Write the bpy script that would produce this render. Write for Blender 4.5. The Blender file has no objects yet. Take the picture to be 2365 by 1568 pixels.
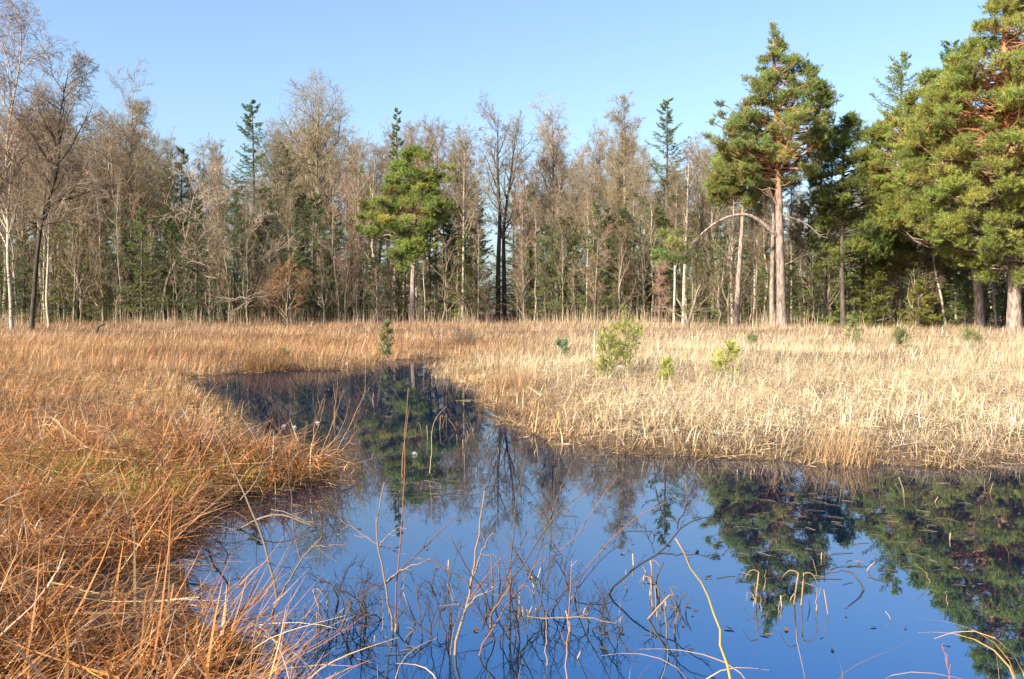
import bpy, math, random
import numpy as np
from mathutils import Vector

sc = bpy.context.scene
PI = math.pi
rad = math.radians

# ------------------------------------------------------------------ camera, sky, sun, exposure
W_, H_, F, HZ, CAMH = 2364.0, 1568.0, 2100.0, 699.0, 1.7
PITCH = math.atan((H_ / 2 - HZ) / F)
cd = bpy.data.cameras.new('camera')
cam = bpy.data.objects.new('camera', cd)
sc.collection.objects.link(cam)
cam.location = (0, 0, CAMH)
cam.rotation_euler = (PI / 2 - PITCH, 0, 0)
cd.sensor_width = 36
cd.lens = 36 * F / W_
cd.clip_start = 0.05
cd.clip_end = 5000
sc.camera = cam

SUN_AZ, SUN_EL = rad(180 + 46), rad(30)          # azimuth clockwise from +Y: behind the camera, to its left
SUN = Vector((math.sin(SUN_AZ) * math.cos(SUN_EL), math.cos(SUN_AZ) * math.cos(SUN_EL), math.sin(SUN_EL)))
world = bpy.data.worlds.new('World')
sc.world = world
world.use_nodes = True
nt = world.node_tree
nt.nodes.clear()
sky = nt.nodes.new('ShaderNodeTexSky')
sky.sky_type = 'NISHITA'
sky.sun_disc = False
sky.sun_elevation = SUN_EL
sky.sun_rotation = SUN_AZ
sky.air_density = 1.0
sky.dust_density = 2.4
sky.ozone_density = 3.2
bg = nt.nodes.new('ShaderNodeBackground')
bg.inputs['Strength'].default_value = 0.115
wo = nt.nodes.new('ShaderNodeOutputWorld')
nt.links.new(sky.outputs[0], bg.inputs[0])
nt.links.new(bg.outputs[0], wo.inputs[0])

sl = bpy.data.lights.new('sun', 'SUN')
sl.energy = 4.6
sl.angle = rad(0.5)
sl.color = (1.0, 0.92, 0.78)
so = bpy.data.objects.new('sun', sl)
so.rotation_euler = (-SUN).to_track_quat('-Z', 'Y').to_euler()
sc.collection.objects.link(so)
sc.view_settings.view_transform = 'Standard'
sc.view_settings.look = 'None'
sc.view_settings.gamma = 1
sc.view_settings.exposure = 1.3
sc.cycles.max_bounces = 8
sc.cycles.transparent_max_bounces = 8
sc.cycles.caustics_reflective = False
sc.cycles.caustics_refractive = False

# ------------------------------------------------------------------ helpers
CP, SP = math.cos(PITCH), math.sin(PITCH)


def at(px, py, D):
    """the world point at distance D (along y) seen at picture coordinate px, py"""
    a, b = px - W_ / 2, H_ / 2 - py
    v = np.array([a, F * CP + b * SP, -F * SP + b * CP])
    v *= D / v[1]
    return v + np.array([0, 0, CAMH])


def gp(px, py, z=0.0):
    a, b = px - W_ / 2, H_ / 2 - py
    v = np.array([a, F * CP + b * SP, -F * SP + b * CP])
    v *= (z - CAMH) / v[2]
    return v + np.array([0, 0, CAMH])


def norm(v):
    return v / np.maximum(np.linalg.norm(v, axis=-1, keepdims=True), 1e-9)


def wob(x, y, s, seed=0):
    """cheap smooth noise in about -1..1"""
    o = seed * 12.9898
    x = np.asarray(x) / s
    y = np.asarray(y) / s
    return (np.sin(x * 1.3 + 2.1 * np.sin(y * 0.9 + o) + o) + np.sin(y * 1.7 + 1.7 * np.sin(x * 1.1 + o * 1.3) + o * 2)
            + 0.5 * np.sin((x + y) * 3.1 + o * 3) + 0.5 * np.sin((x - y) * 2.7 + 1.5 * np.sin(x * 2.3 + o))) / 3.0


class MB:
    def __init__(self):
        self.V, self.Q, self.T, self.C, self.n = [], [], [], [], 0

    def _add(self, v, col):
        self.V.append(v)
        if col is None:
            c = np.full((len(v), 3), 0.2)
        else:
            c = np.asarray(col, float)
            if c.ndim == 1:
                c = np.tile(c, (len(v), 1))
        self.C.append(c)
        b = self.n
        self.n += len(v)
        return b

    def tubes(self, P, R, s=4, col=None, seed=0, cap=False):
        """P (m,k,3), R (m,k)"""
        m, k = R.shape
        if m == 0:
            return
        T = norm(np.gradient(P, axis=1))
        rg = np.random.default_rng(seed + 77)
        ref = norm(rg.normal(size=(m, 1, 3)))
        mt = norm(P[:, -1:, :] - P[:, :1, :] + 1e-6)
        ref = ref - (ref * mt).sum(-1, keepdims=True) * mt
        U = norm(np.cross(T, ref + 0 * T))
        Vv = np.cross(T, U)
        a = np.arange(s) * 2 * PI / s
        ring = P[:, :, None, :] + R[:, :, None, None] * (np.cos(a)[None, None, :, None] * U[:, :, None, :] + np.sin(a)[None, None, :, None] * Vv[:, :, None, :])
        if col is not None and np.ndim(col) == 2:
            col = np.repeat(np.asarray(col), k * s, axis=0)
        b = self._add(ring.reshape(-1, 3), col)
        i = np.arange(m)[:, None, None] * (k * s)
        j = np.arange(k - 1)[None, :, None] * s
        q = np.arange(s)[None, None, :]
        q2 = (q + 1) % s
        f = np.stack([i + j + q, i + j + q2, i + j + s + q2, i + j + s + q], -1).reshape(-1, 4) + b
        self.Q.append(f)
        if cap:
            c = self._add(P[:, -1, :], None if col is None else (col if np.ndim(col) == 1 else col[::k * s]))
            e = np.arange(m)[:, None] * (k * s) + (k - 1) * s
            qq = np.arange(s)[None, :]
            self.T.append(np.stack([b + e + qq, b + e + (qq + 1) % s, c + np.arange(m)[:, None] + 0 * qq], -1).reshape(-1, 3))

    def tris(self, V, col=None):
        """V (n,3,3)"""
        n = len(V)
        if col is not None and np.ndim(col) == 2:
            col = np.repeat(col, 3, axis=0)
        b = self._add(V.reshape(-1, 3), col)
        self.T.append(np.arange(n * 3).reshape(-1, 3) + b)

    def ribbons(self, L, R, col=None):
        """L, R (n,k,3): the two edges of each ribbon"""
        n, k = L.shape[:2]
        v = np.stack([L, R], 2).reshape(-1, 3)
        if col is not None and np.ndim(col) == 2:
            col = np.repeat(col, 2 * k, axis=0)
        b = self._add(v, col)
        i = np.arange(n)[:, None] * (2 * k)
        j = np.arange(k - 1)[None, :] * 2
        f = np.stack([i + j, i + j + 1, i + j + 3, i + j + 2], -1).reshape(-1, 4) + b
        self.Q.append(f)

    def raw(self, v, quads=None, tris=None, col=None):
        b = self._add(np.asarray(v, float), col)
        if quads is not None:
            self.Q.append(np.asarray(quads) + b)
        if tris is not None:
            self.T.append(np.asarray(tris) + b)

    def mesh(self, name, mat, smooth=True):
        V = np.concatenate(self.V).astype(np.float32)
        C = np.concatenate(self.C).astype(np.float32)
        Q = np.concatenate(self.Q) if self.Q else np.zeros((0, 4), int)
        T = np.concatenate(self.T) if self.T else np.zeros((0, 3), int)
        me = bpy.data.meshes.new(name)
        me.vertices.add(len(V))
        me.vertices.foreach_set('co', V.ravel())
        nl = Q.size + T.size
        me.loops.add(nl)
        me.loops.foreach_set('vertex_index', np.concatenate([Q.ravel(), T.ravel()]).astype(np.int32))
        me.polygons.add(len(Q) + len(T))
        st = np.concatenate([np.arange(len(Q)) * 4, Q.size + np.arange(len(T)) * 3]).astype(np.int32)
        me.polygons.foreach_set('loop_start', st)
        me.polygons.foreach_set('use_smooth', np.full(len(Q) + len(T), smooth))
        me.update(calc_edges=True)
        at_ = me.attributes.new('col', 'FLOAT_COLOR', 'POINT')
        at_.data.foreach_set('color', np.concatenate([C, np.ones((len(C), 1), np.float32)], 1).ravel())
        me.materials.append(mat)
        return me

    def build(self, name, mat, parent=None, smooth=True):
        o = bpy.data.objects.new(name, self.mesh(name, mat, smooth))
        sc.collection.objects.link(o)
        if parent:
            o.parent = parent
        return o


def tag(o, label, cat, group=None):
    o['label'] = label
    o['category'] = cat
    if group:
        o['group'] = group
    return o


def thing(name, label, cat, loc=(0, 0, 0), group=None):
    o = bpy.data.objects.new(name, None)
    o.empty_display_size = 0.2
    sc.collection.objects.link(o)
    o.location = loc
    return tag(o, label, cat, group)


def copy_thing(src, loc, rz, scl, label, group=None):
    r = src.copy()
    sc.collection.objects.link(r)
    r.location = loc
    r.rotation_euler = (0, 0, rz)
    r.scale = scl
    for ch in src.children:
        c = ch.copy()
        c.parent = r
        sc.collection.objects.link(c)
    r['label'] = label
    if group:
        r['group'] = group
    return r


# ------------------------------------------------------------------ materials
def mat_new(name):
    m = bpy.data.materials.new(name)
    m.use_nodes = True
    return m, m.node_tree, m.node_tree.nodes['Principled BSDF']


def leafy(name, rough=0.6, trans=0.3, rand=0.25, spec=0.3):
    """surface coloured by its own 'col' attribute, a little translucent, each object a little different"""
    m, t, p = mat_new(name)
    N, L = t.nodes, t.links
    a = N.new('ShaderNodeAttribute')
    a.attribute_name = 'col'
    oi = N.new('ShaderNodeObjectInfo')
    mr = N.new('ShaderNodeMapRange')
    mr.inputs[3].default_value = 1 - rand
    mr.inputs[4].default_value = 1 + rand
    L.new(oi.outputs['Random'], mr.inputs[0])
    hs = N.new('ShaderNodeHueSaturation')
    L.new(a.outputs['Color'], hs.inputs['Color'])
    L.new(mr.outputs[0], hs.inputs['Value'])
    L.new(hs.outputs[0], p.inputs['Base Color'])
    p.inputs['Roughness'].default_value = rough
    p.inputs['Specular IOR Level'].default_value = spec
    if trans > 0:
        tr = N.new('ShaderNodeBsdfTranslucent')
        L.new(hs.outputs[0], tr.inputs['Color'])
        mx = N.new('ShaderNodeMixShader')
        mx.inputs[0].default_value = trans
        L.new(p.outputs[0], mx.inputs[1])
        L.new(tr.outputs[0], mx.inputs[2])
        L.new(mx.outputs[0], N['Material Output'].inputs[0])
    return m


def bark(name, c1, c2, scale=8.0, stretch=0.25, c_top=None, z0=0, z1=1, rough=0.85, bump=0.5):
    m, t, p = mat_new(name)
    N, L = t.nodes, t.links
    tc = N.new('ShaderNodeTexCoord')
    mp = N.new('ShaderNodeMapping')
    mp.inputs['Scale'].default_value = (1, 1, stretch)
    L.new(tc.outputs['Object'], mp.inputs[0])
    nz = N.new('ShaderNodeTexNoise')
    nz.inputs['Scale'].default_value = scale
    nz.inputs['Detail'].default_value = 5
    L.new(mp.outputs[0], nz.inputs[0])
    cr = N.new('ShaderNodeValToRGB')
    cr.color_ramp.elements[0].position = 0.35
    cr.color_ramp.elements[1].position = 0.65
    cr.color_ramp.elements[0].color = (*c1, 1)
    cr.color_ramp.elements[1].color = (*c2, 1)
    L.new(nz.outputs[0], cr.inputs[0])
    out = cr.outputs[0]
    if c_top:
        sx = N.new('ShaderNodeSeparateXYZ')
        L.new(tc.outputs['Object'], sx.inputs[0])
        mr = N.new('ShaderNodeMapRange')
        mr.inputs[1].default_value = z0
        mr.inputs[2].default_value = z1
        L.new(sx.outputs[2], mr.inputs[0])
        mx = N.new('ShaderNodeMix')
        mx.data_type = 'RGBA'
        L.new(mr.outputs[0], mx.inputs[0])
        L.new(out, mx.inputs[6])
        mx.inputs[7].default_value = (*c_top, 1)
        out = mx.outputs[2]
    oi = N.new('ShaderNodeObjectInfo')
    mr2 = N.new('ShaderNodeMapRange')
    mr2.inputs[3].default_value = 0.8
    mr2.inputs[4].default_value = 1.2
    L.new(oi.outputs['Random'], mr2.inputs[0])
    hs = N.new('ShaderNodeHueSaturation')
    L.new(out, hs.inputs['Color'])
    L.new(mr2.outputs[0], hs.inputs['Value'])
    L.new(hs.outputs[0], p.inputs['Base Color'])
    p.inputs['Roughness'].default_value = rough
    p.inputs['Specular IOR Level'].default_value = 0.2
    bp = N.new('ShaderNodeBump')
    bp.inputs['Strength'].default_value = bump
    bp.inputs['Distance'].default_value = 0.03
    L.new(nz.outputs[0], bp.inputs['Height'])
    L.new(bp.outputs[0], p.inputs['Normal'])
    return m


M = {}
M['grass'] = leafy('dry_grass', 0.55, 0.3, 0.0, 0.35)
M['needle'] = leafy('needles', 0.45, 0.32, 0.18, 0.4)
M['twig'] = leafy('twigs', 0.8, 0.0, 0.15, 0.15)
M['stem'] = leafy('stems', 0.7, 0.0, 0.0, 0.15)
M['bare_bark'] = bark('grey_bark', (0.12, 0.092, 0.062), (0.30, 0.24, 0.17), 6)
M['dark_bark'] = bark('dark_bark', (0.035, 0.027, 0.02), (0.10, 0.08, 0.06), 6)
M['birch_bark'] = bark('birch_bark', (0.10, 0.075, 0.055), (0.44, 0.365, 0.275), 5, 2.0)
for e in M['birch_bark'].node_tree.nodes:
    if e.type == 'VALTORGB':
        e.color_ramp.elements[0].position = 0.36
        e.color_ramp.elements[1].position = 0.48
M['pine_bark'] = bark('pine_bark', (0.13, 0.095, 0.075), (0.38, 0.29, 0.24), 9, 0.3, (0.42, 0.20, 0.10), 6.5, 10.5, bump=1.0)
M['spruce_bark'] = bark('spruce_bark', (0.06, 0.045, 0.035), (0.17, 0.13, 0.10), 8)

# ground
m, t, p = mat_new('bog_soil')
N, L = t.nodes, t.links
tc = N.new('ShaderNodeTexCoord')
n1 = N.new('ShaderNodeTexNoise')
n1.inputs['Scale'].default_value = 0.35
n1.inputs['Detail'].default_value = 8
L.new(tc.outputs['Object'], n1.inputs[0])
cr = N.new('ShaderNodeValToRGB')
cr.color_ramp.elements[0].position = 0.3
cr.color_ramp.elements[1].position = 0.7
cr.color_ramp.elements[0].color = (0.05, 0.03, 0.017, 1)
cr.color_ramp.elements[1].color = (0.14, 0.085, 0.042, 1)
L.new(n1.outputs[0], cr.inputs[0])
n2 = N.new('ShaderNodeTexNoise')
n2.inputs['Scale'].default_value = 14
n2.inputs['Detail'].default_value = 6
L.new(tc.outputs['Object'], n2.inputs[0])
mx = N.new('ShaderNodeMix')
mx.data_type = 'RGBA'
mx.blend_type = 'MULTIPLY'
mx.inputs[0].default_value = 0.7
L.new(cr.outputs[0], mx.inputs[6])
cr2 = N.new('ShaderNodeValToRGB')
cr2.color_ramp.elements[0].color = (0.35, 0.33, 0.3, 1)
cr2.color_ramp.elements[1].color = (1.3, 1.25, 1.1, 1)
cr2.color_ramp.elements[0].position = 0.3
cr2.color_ramp.elements[1].position = 0.7
L.new(n2.outputs[0], cr2.inputs[0])
L.new(cr2.outputs[0], mx.inputs[7])
L.new(mx.outputs[2], p.inputs['Base Color'])
p.inputs['Roughness'].default_value = 0.95
bp = N.new('ShaderNodeBump')
bp.inputs['Strength'].default_value = 0.8
bp.inputs['Distance'].default_value = 0.05
L.new(n2.outputs[0], bp.inputs['Height'])
L.new(bp.outputs[0], p.inputs['Normal'])
M['soil'] = m

# water: dark peaty pond, nearly still; reflected-sky blue is painted into its base and tint
m, t, p = mat_new('pond_water')
N, L = t.nodes, t.links
p.inputs['Base Color'].default_value = (0.003, 0.010, 0.030, 1)
p.inputs['Roughness'].default_value = 0.6
p.inputs['Specular IOR Level'].default_value = 0.0
gl = N.new('ShaderNodeBsdfGlossy')
gl.inputs['Roughness'].default_value = 0.0
gl.inputs['Color'].default_value = (0.86, 0.94, 1.0, 1)
lw = N.new('ShaderNodeLayerWeight')
mrw = N.new('ShaderNodeMapRange')
mrw.inputs[1].default_value = 0.60
mrw.inputs[2].default_value = 0.83
L.new(lw.outputs['Facing'], mrw.inputs[0])
mxc = N.new('ShaderNodeMix')
mxc.data_type = 'RGBA'
mxc.inputs[6].default_value = (0.29, 0.57, 0.88, 1)  # steeper views: sky blue put into the reflection colour
mxc.inputs[7].default_value = (0.86, 0.86, 0.86, 1)
L.new(mrw.outputs[0], mxc.inputs[0])
L.new(mxc.outputs[2], gl.inputs['Color'])
fr = N.new('ShaderNodeFresnel')
fr.inputs['IOR'].default_value = 9.0
mxs = N.new('ShaderNodeMixShader')
L.new(fr.outputs[0], mxs.inputs[0])
L.new(p.outputs[0], mxs.inputs[1])
L.new(gl.outputs[0], mxs.inputs[2])
L.new(mxs.outputs[0], N['Material Output'].inputs[0])
tc = N.new('ShaderNodeTexCoord')
mp = N.new('ShaderNodeMapping')
mp.inputs['Scale'].default_value = (1.0, 1.6, 1.0)
L.new(tc.outputs['Object'], mp.inputs[0])
nz = N.new('ShaderNodeTexNoise')
nz.inputs['Scale'].default_value = 2.2
nz.inputs['Detail'].default_value = 4
L.new(mp.outputs[0], nz.inputs[0])
bp = N.new('ShaderNodeBump')
bp.inputs['Strength'].default_value = 0.006
bp.inputs['Distance'].default_value = 0.05
L.new(nz.outputs[0], bp.inputs['Height'])
L.new(bp.outputs[0], gl.inputs['Normal'])
L.new(bp.outputs[0], fr.inputs['Normal'])
M['water'] = m

# ------------------------------------------------------------------ pond outline and terrain
shore_px = [(600, 1568), (560, 1500), (500, 1440), (455, 1375), (430, 1310), (415, 1265), (455, 1210), (510, 1170), (600, 1148), (690, 1128), (748, 1108),
            (758, 1090), (735, 1078), (690, 1072), (630, 1064), (575, 1040), (545, 990), (500, 950), (450, 925), (400, 895), (410, 875), (480, 866),
            (570, 860), (660, 858), (760, 854), (830, 848), (835, 838), (880, 832), (960, 828), (1040, 826), (1050, 832), (1020, 840), (1010, 850),
            (1030, 868), (1080, 880), (1120, 905), (1150, 940), (1168, 975), (1230, 1005), (1330, 1022), (1450, 1042), (1600, 1058), (1800, 1064),
            (2000, 1074), (2180, 1078), (2364, 1070)]
poly = [gp(x, y)[:2] for x, y in shore_px] + [np.array(v) for v in [(8.5, 10.3), (12, 11.2), (17, 10.5), (20, 7.5), (17, 4.2), (10, 3.3), (4.5, 3.15), (2.2, 3.3), (0.6, 3.45), (-0.3, 3.7)]]
pts = []
rs = np.random.default_rng(4)
for i in range(len(poly)):
    a, b = poly[i], poly[(i + 1) % len(poly)]
    d = np.linalg.norm(b - a)
    n = max(1, int(d / 0.35))
    for k in range(n):
        q = a + (b - a) * k / n
        j = 0.05 + 0.008 * q[1]
        pts.append(q + rs.normal(size=2) * j * np.array([1, 1.0 + 0.05 * q[1]]) * 0.6)
POLY = np.array(pts)


def pond_sd(x, y):
    """signed distance to the shoreline, negative over water"""
    x = np.asarray(x, float).ravel()
    y = np.asarray(y, float).ravel()
    d2 = np.full(x.shape, 1e9)
    ins = np.zeros(x.shape, bool)
    for i in range(len(POLY)):
        ax, ay = POLY[i]
        bx, by = POLY[(i + 1) % len(POLY)]
        ex, ey = bx - ax, by - ay
        tt = np.clip(((x - ax) * ex + (y - ay) * ey) / (ex * ex + ey * ey + 1e-12), 0, 1)
        d2 = np.minimum(d2, (x - ax - tt * ex) ** 2 + (y - ay - tt * ey) ** 2)
        c = ((ay > y) != (by > y))
        xx = ax + (y - ay) * ex / (ey if abs(ey) > 1e-9 else 1e-9)
        ins ^= c & (x < xx)
    d = np.sqrt(d2)
    return np.where(ins, -d, d)


def height(x, y, sd=None):
    if sd is None:
        sd = pond_sd(x, y)
    x = np.asarray(x, float).ravel()
    y = np.asarray(y, float).ravel()
    o = 0.015 + 0.10 * (1 - np.exp(-np.maximum(sd, 0) / 0.7)) + ((0.035 + 0.06 * np.clip((sd - 0.1) / 0.6, 0, 1) * (x < 0)) * wob(x, y, 0.55, 1) + 0.06 * wob(x, y, 3.5, 2)) * np.clip(sd / 1.0, 0, 1) + 0.10 * wob(x, y, 1.9, 9) * np.clip((sd - 1) / 4, 0, 1)
    return np.where(sd < 0, -0.02 + np.maximum(sd * 0.5, -0.6), o)


# polar terrain sheet out to the horizon, fine near the viewer
rr = np.concatenate([[0.0], np.geomspace(0.4, 80, 240), np.geomspace(90, 3000, 24)])
na = 300
th = np.arange(na) * 2 * PI / na
gx = (rr[:, None] * np.sin(th)[None, :]).ravel()
gy = (rr[:, None] * np.cos(th)[None, :]).ravel() + 2.0
gz = height(gx, gy)
g = MB()
i = np.arange(len(rr) - 1)[:, None] * na
j = np.arange(na)[None, :]
q = np.stack([i + j, i + na + j, i + na + (j + 1) % na, i + (j + 1) % na], -1).reshape(-1, 4)[:, ::-1]
g.raw(np.stack([gx, gy, gz], 1), quads=q)
go = g.build('ground', M['soil'])
go['kind'] = 'structure'
# water sheet at z = 0
lo, hi = POLY.min(0) - 0.6, POLY.max(0) + 0.6
w = MB()
w.raw([(lo[0], lo[1], 0), (hi[0], lo[1], 0), (hi[0], hi[1], 0), (lo[0], hi[1], 0)], quads=[(0, 1, 2, 3)])
wo_ = w.build('pond_water', M['water'])
wo_['kind'] = 'structure'


# ------------------------------------------------------------------ branching
def interp(P, R, t):
    """points, radii and tangents at t (m,n) along P (m,k,3)"""
    k = P.shape[1]
    f = np.clip(t, 0, 0.9999) * (k - 1)
    i0 = f.astype(int)
    w_ = (f - i0)[..., None]
    m = np.arange(P.shape[0])[:, None]
    A, B = P[m, i0], P[m, i0 + 1]
    r = R[m, i0] * (1 - w_[..., 0]) + R[m, i0 + 1] * w_[..., 0]
    return A * (1 - w_) + B * w_, r, norm(B - A)


def grow(rg, P, R, n, t0, t1, ang, asd, length, k, curl, trop, rr, r_end=0.35, rmin=0.004, plane=None):
    """n children on every polyline. length(t) -> length array, trop pulls up (+) or down (-)"""
    m = P.shape[0]
    t = t0 + (t1 - t0) * (np.arange(n)[None, :] + rg.random((m, n))) / n
    B, r, T = interp(P, R, t)
    az = rg.random((m, n)) * 2 * PI + (np.arange(n) * 2.4)[None, :]
    ref = norm(rg.normal(size=(m, n, 3)))
    if plane is not None:                       # children to both sides, in the near-horizontal plane
        side = norm(np.cross(T, np.array([0, 0, 1.0])))
        sg = np.where(np.arange(n) % 2 == 0, 1.0, -1.0)[None, :, None]
        S = norm(side * sg + rg.normal(size=(m, n, 3)) * plane)
    else:
        U = norm(np.cross(T, ref))
        S = np.cos(az)[..., None] * U + np.sin(az)[..., None] * np.cross(T, U)
    a = ang + rg.normal(size=(m, n)) * asd
    d = np.cos(a)[..., None] * T + np.sin(a)[..., None] * S
    ln = length(t) * (0.65 + 0.7 * rg.random((m, n)))
    P2 = np.zeros((m, n, k, 3))
    P2[:, :, 0] = B
    step = (ln / (k - 1))[..., None]
    for q in range(1, k):
        d = norm(d + rg.normal(size=d.shape) * curl + np.array([0, 0, trop]))
        P2[:, :, q] = P2[:, :, q - 1] + d * step
    r0 = np.maximum(np.minimum(r * 0.75, ln * rr), rmin)
    R2 = r0[..., None] * np.linspace(1, r_end, k)[None, None, :]
    return P2.reshape(-1, k, 3), np.maximum(R2.reshape(-1, k), rmin * 0.7)


def needles(rg, P, nn, ln, wd, t0, col, csd, spread=0.75, up=0.0, tipn=0):
    """nn needle blades on each polyline"""
    m = P.shape[0]
    R = np.ones(P.shape[:2])
    t = t0 + (1 - t0) * rg.random((m, nn))
    if tipn:
        t[:, :tipn] = 0.97
    B, _, T = interp(P, R, t)
    d = norm(T * (1 - spread * 0.5) + norm(rg.normal(size=B.shape)) * spread + np.array([0, 0, up]))
    L_ = ln * (0.6 + 0.8 * rg.random((m, nn)))[..., None]
    s = norm(np.cross(d, norm(rg.normal(size=B.shape)))) * wd * 0.5
    V = np.stack([B - s, B + s, B + d * L_], 2).reshape(-1, 3, 3)
    base = np.asarray(col, float)
    if base.ndim == 1:
        base = np.tile(base, (m, 1))
    base = base * np.exp(rg.normal(size=(m, 1)) * csd)
    c = np.repeat(base, nn, 0) * np.exp(rg.normal(size=(m * nn, 1)) * 0.15)
    return V, c


def trunk_line(pxs, D, rg, k=18, dep=0.03, base=None):
    """picture points -> local polyline (base at 0), with a little depth wander"""
    W3 = np.array([at(x, y, D) for x, y in pxs])
    b = W3[0].copy()
    b[2] = 0.0
    Lc = W3 - b
    Lc[0] = (0, 0, -0.25)
    s = np.concatenate([[0], np.cumsum(np.linalg.norm(np.diff(Lc, axis=0), axis=1))])
    tt = np.linspace(0, s[-1], k)
    Pl = np.stack([np.interp(tt, s, Lc[:, c]) for c in range(3)], 1)
    for _ in range(2):
        Pl[1:-1] = (Pl[:-2] + 2 * Pl[1:-1] + Pl[2:]) / 4
    wv = np.cumsum(rg.normal(size=k)) * dep
    Pl[:, 1] += wv - wv[0]
    b[2] = float(height([b[0]], [b[1]])[0])
    return Pl[None], b


BARE = dict(n=(22, 7, 5, 4), t0=0.34, ang=0.75, len1=0.30, fall=0.6, trop=(0.10, 0.06, 0.03, 0.02), curl=0.16, r=0.013,
            twig=(0.246, 0.194, 0.114), r4=0.0075, bark='bare_bark')
BIRCH = dict(n=(22, 6, 4, 5), t0=0.38, ang=0.55, len1=0.19, fall=0.5, trop=(0.10, 0.03, -0.06, -0.14), curl=0.10, r=0.0085,
             twig=(0.220, 0.167, 0.106), r4=0.0068, bark='birch_bark')
SAP = dict(n=(15, 5, 4, 0), t0=0.12, ang=0.6, len1=0.42, fall=0.5, trop=(0.14, 0.08, 0.04, 0), curl=0.12, r=0.008,
           twig=(0.20, 0.148, 0.085), r4=0.008, bark='bare_bark')


def bare_parts(rg, P, R, st, H, parent, twig=None, barkm=None, lean=0.0):
    n = st['n']
    twig = np.array(twig if twig is not None else st['twig'])
    tk, cr_ = MB(), MB()
    tk.tubes(P, R, 8, seed=1)
    l1 = lambda t: H * st['len1'] * (1 - st['fall'] * t)
    P1, R1 = grow(rg, P, R, n[0], st['t0'], 0.985, st['ang'], 0.2, l1, 7, st['curl'], st['trop'][0], 0.016)
    if lean:
        P1[:, :, 0] += (np.linspace(0, 1, 7) ** 1.5)[None] * lean * H * 0.06
    tk.tubes(P1, R1, 5, seed=2)
    seg1 = np.linalg.norm(P1[:, -1] - P1[:, 0], axis=1)
    l2 = lambda t: (seg1[:, None] * 0.5) * (1 - 0.4 * t)
    P2, R2 = grow(rg, P1, R1, n[1], 0.2, 1.0, 0.8, 0.2, l2, 5, st['curl'] * 1.2, st['trop'][1], 0.018, rmin=0.009)
    cr_.tubes(P2, R2, 4, twig * 0.9, seed=3)
    seg2 = np.linalg.norm(P2[:, -1] - P2[:, 0], axis=1)
    l3 = lambda t: np.maximum(seg2[:, None] * 0.55, 0.25) * (1 - 0.3 * t)
    P3, R3 = grow(rg, P2, R2, n[2], 0.15, 1.0, 0.75, 0.25, l3, 4, st['curl'], st['trop'][2], 0.02, rmin=0.008)
    cr_.tubes(P3, R3, 3, twig[None] * np.exp(rg.normal(size=(len(P3), 1)) * 0.15), seed=4)
    if n[3]:
        seg3 = np.linalg.norm(P3[:, -1] - P3[:, 0], axis=1)
        l4 = lambda t: np.maximum(seg3[:, None] * 0.6, 0.22) * (1 + 0 * t)
        P4, R4 = grow(rg, P3, R3, n[3], 0.2, 1.0, 0.65, 0.25, l4, 3, st['curl'], st['trop'][3], 0.02, r_end=0.6, rmin=st['r4'])
        cr_.tubes(P4, R4, 3, twig[None] * np.exp(rg.normal(size=(len(P4), 1)) * 0.2), seed=5)
    tk.build('trunk', M[barkm or st['bark']], parent)
    cr_.build('crown', M['twig'], parent)


def bare_tree(name, label, cat, pxs, D, st, seed, group=None, r=None, twig=None, barkm=None, **over):
    st = dict(st, **over)
    rg = np.random.default_rng(seed)
    P, b = trunk_line(pxs, D, rg, dep=0.05)
    H = float(P[0, -1, 2])
    t = np.linspace(0, 1, P.shape[1])
    R = ((r or st['r'] * H) * (1 - t) ** 0.75 + 0.012)[None]
    R[0, 0] *= 1.35
    o = thing(name, label, cat, tuple(b), group)
    bare_parts(rg, P, R, st, H, o, twig, barkm)
    return o


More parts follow.
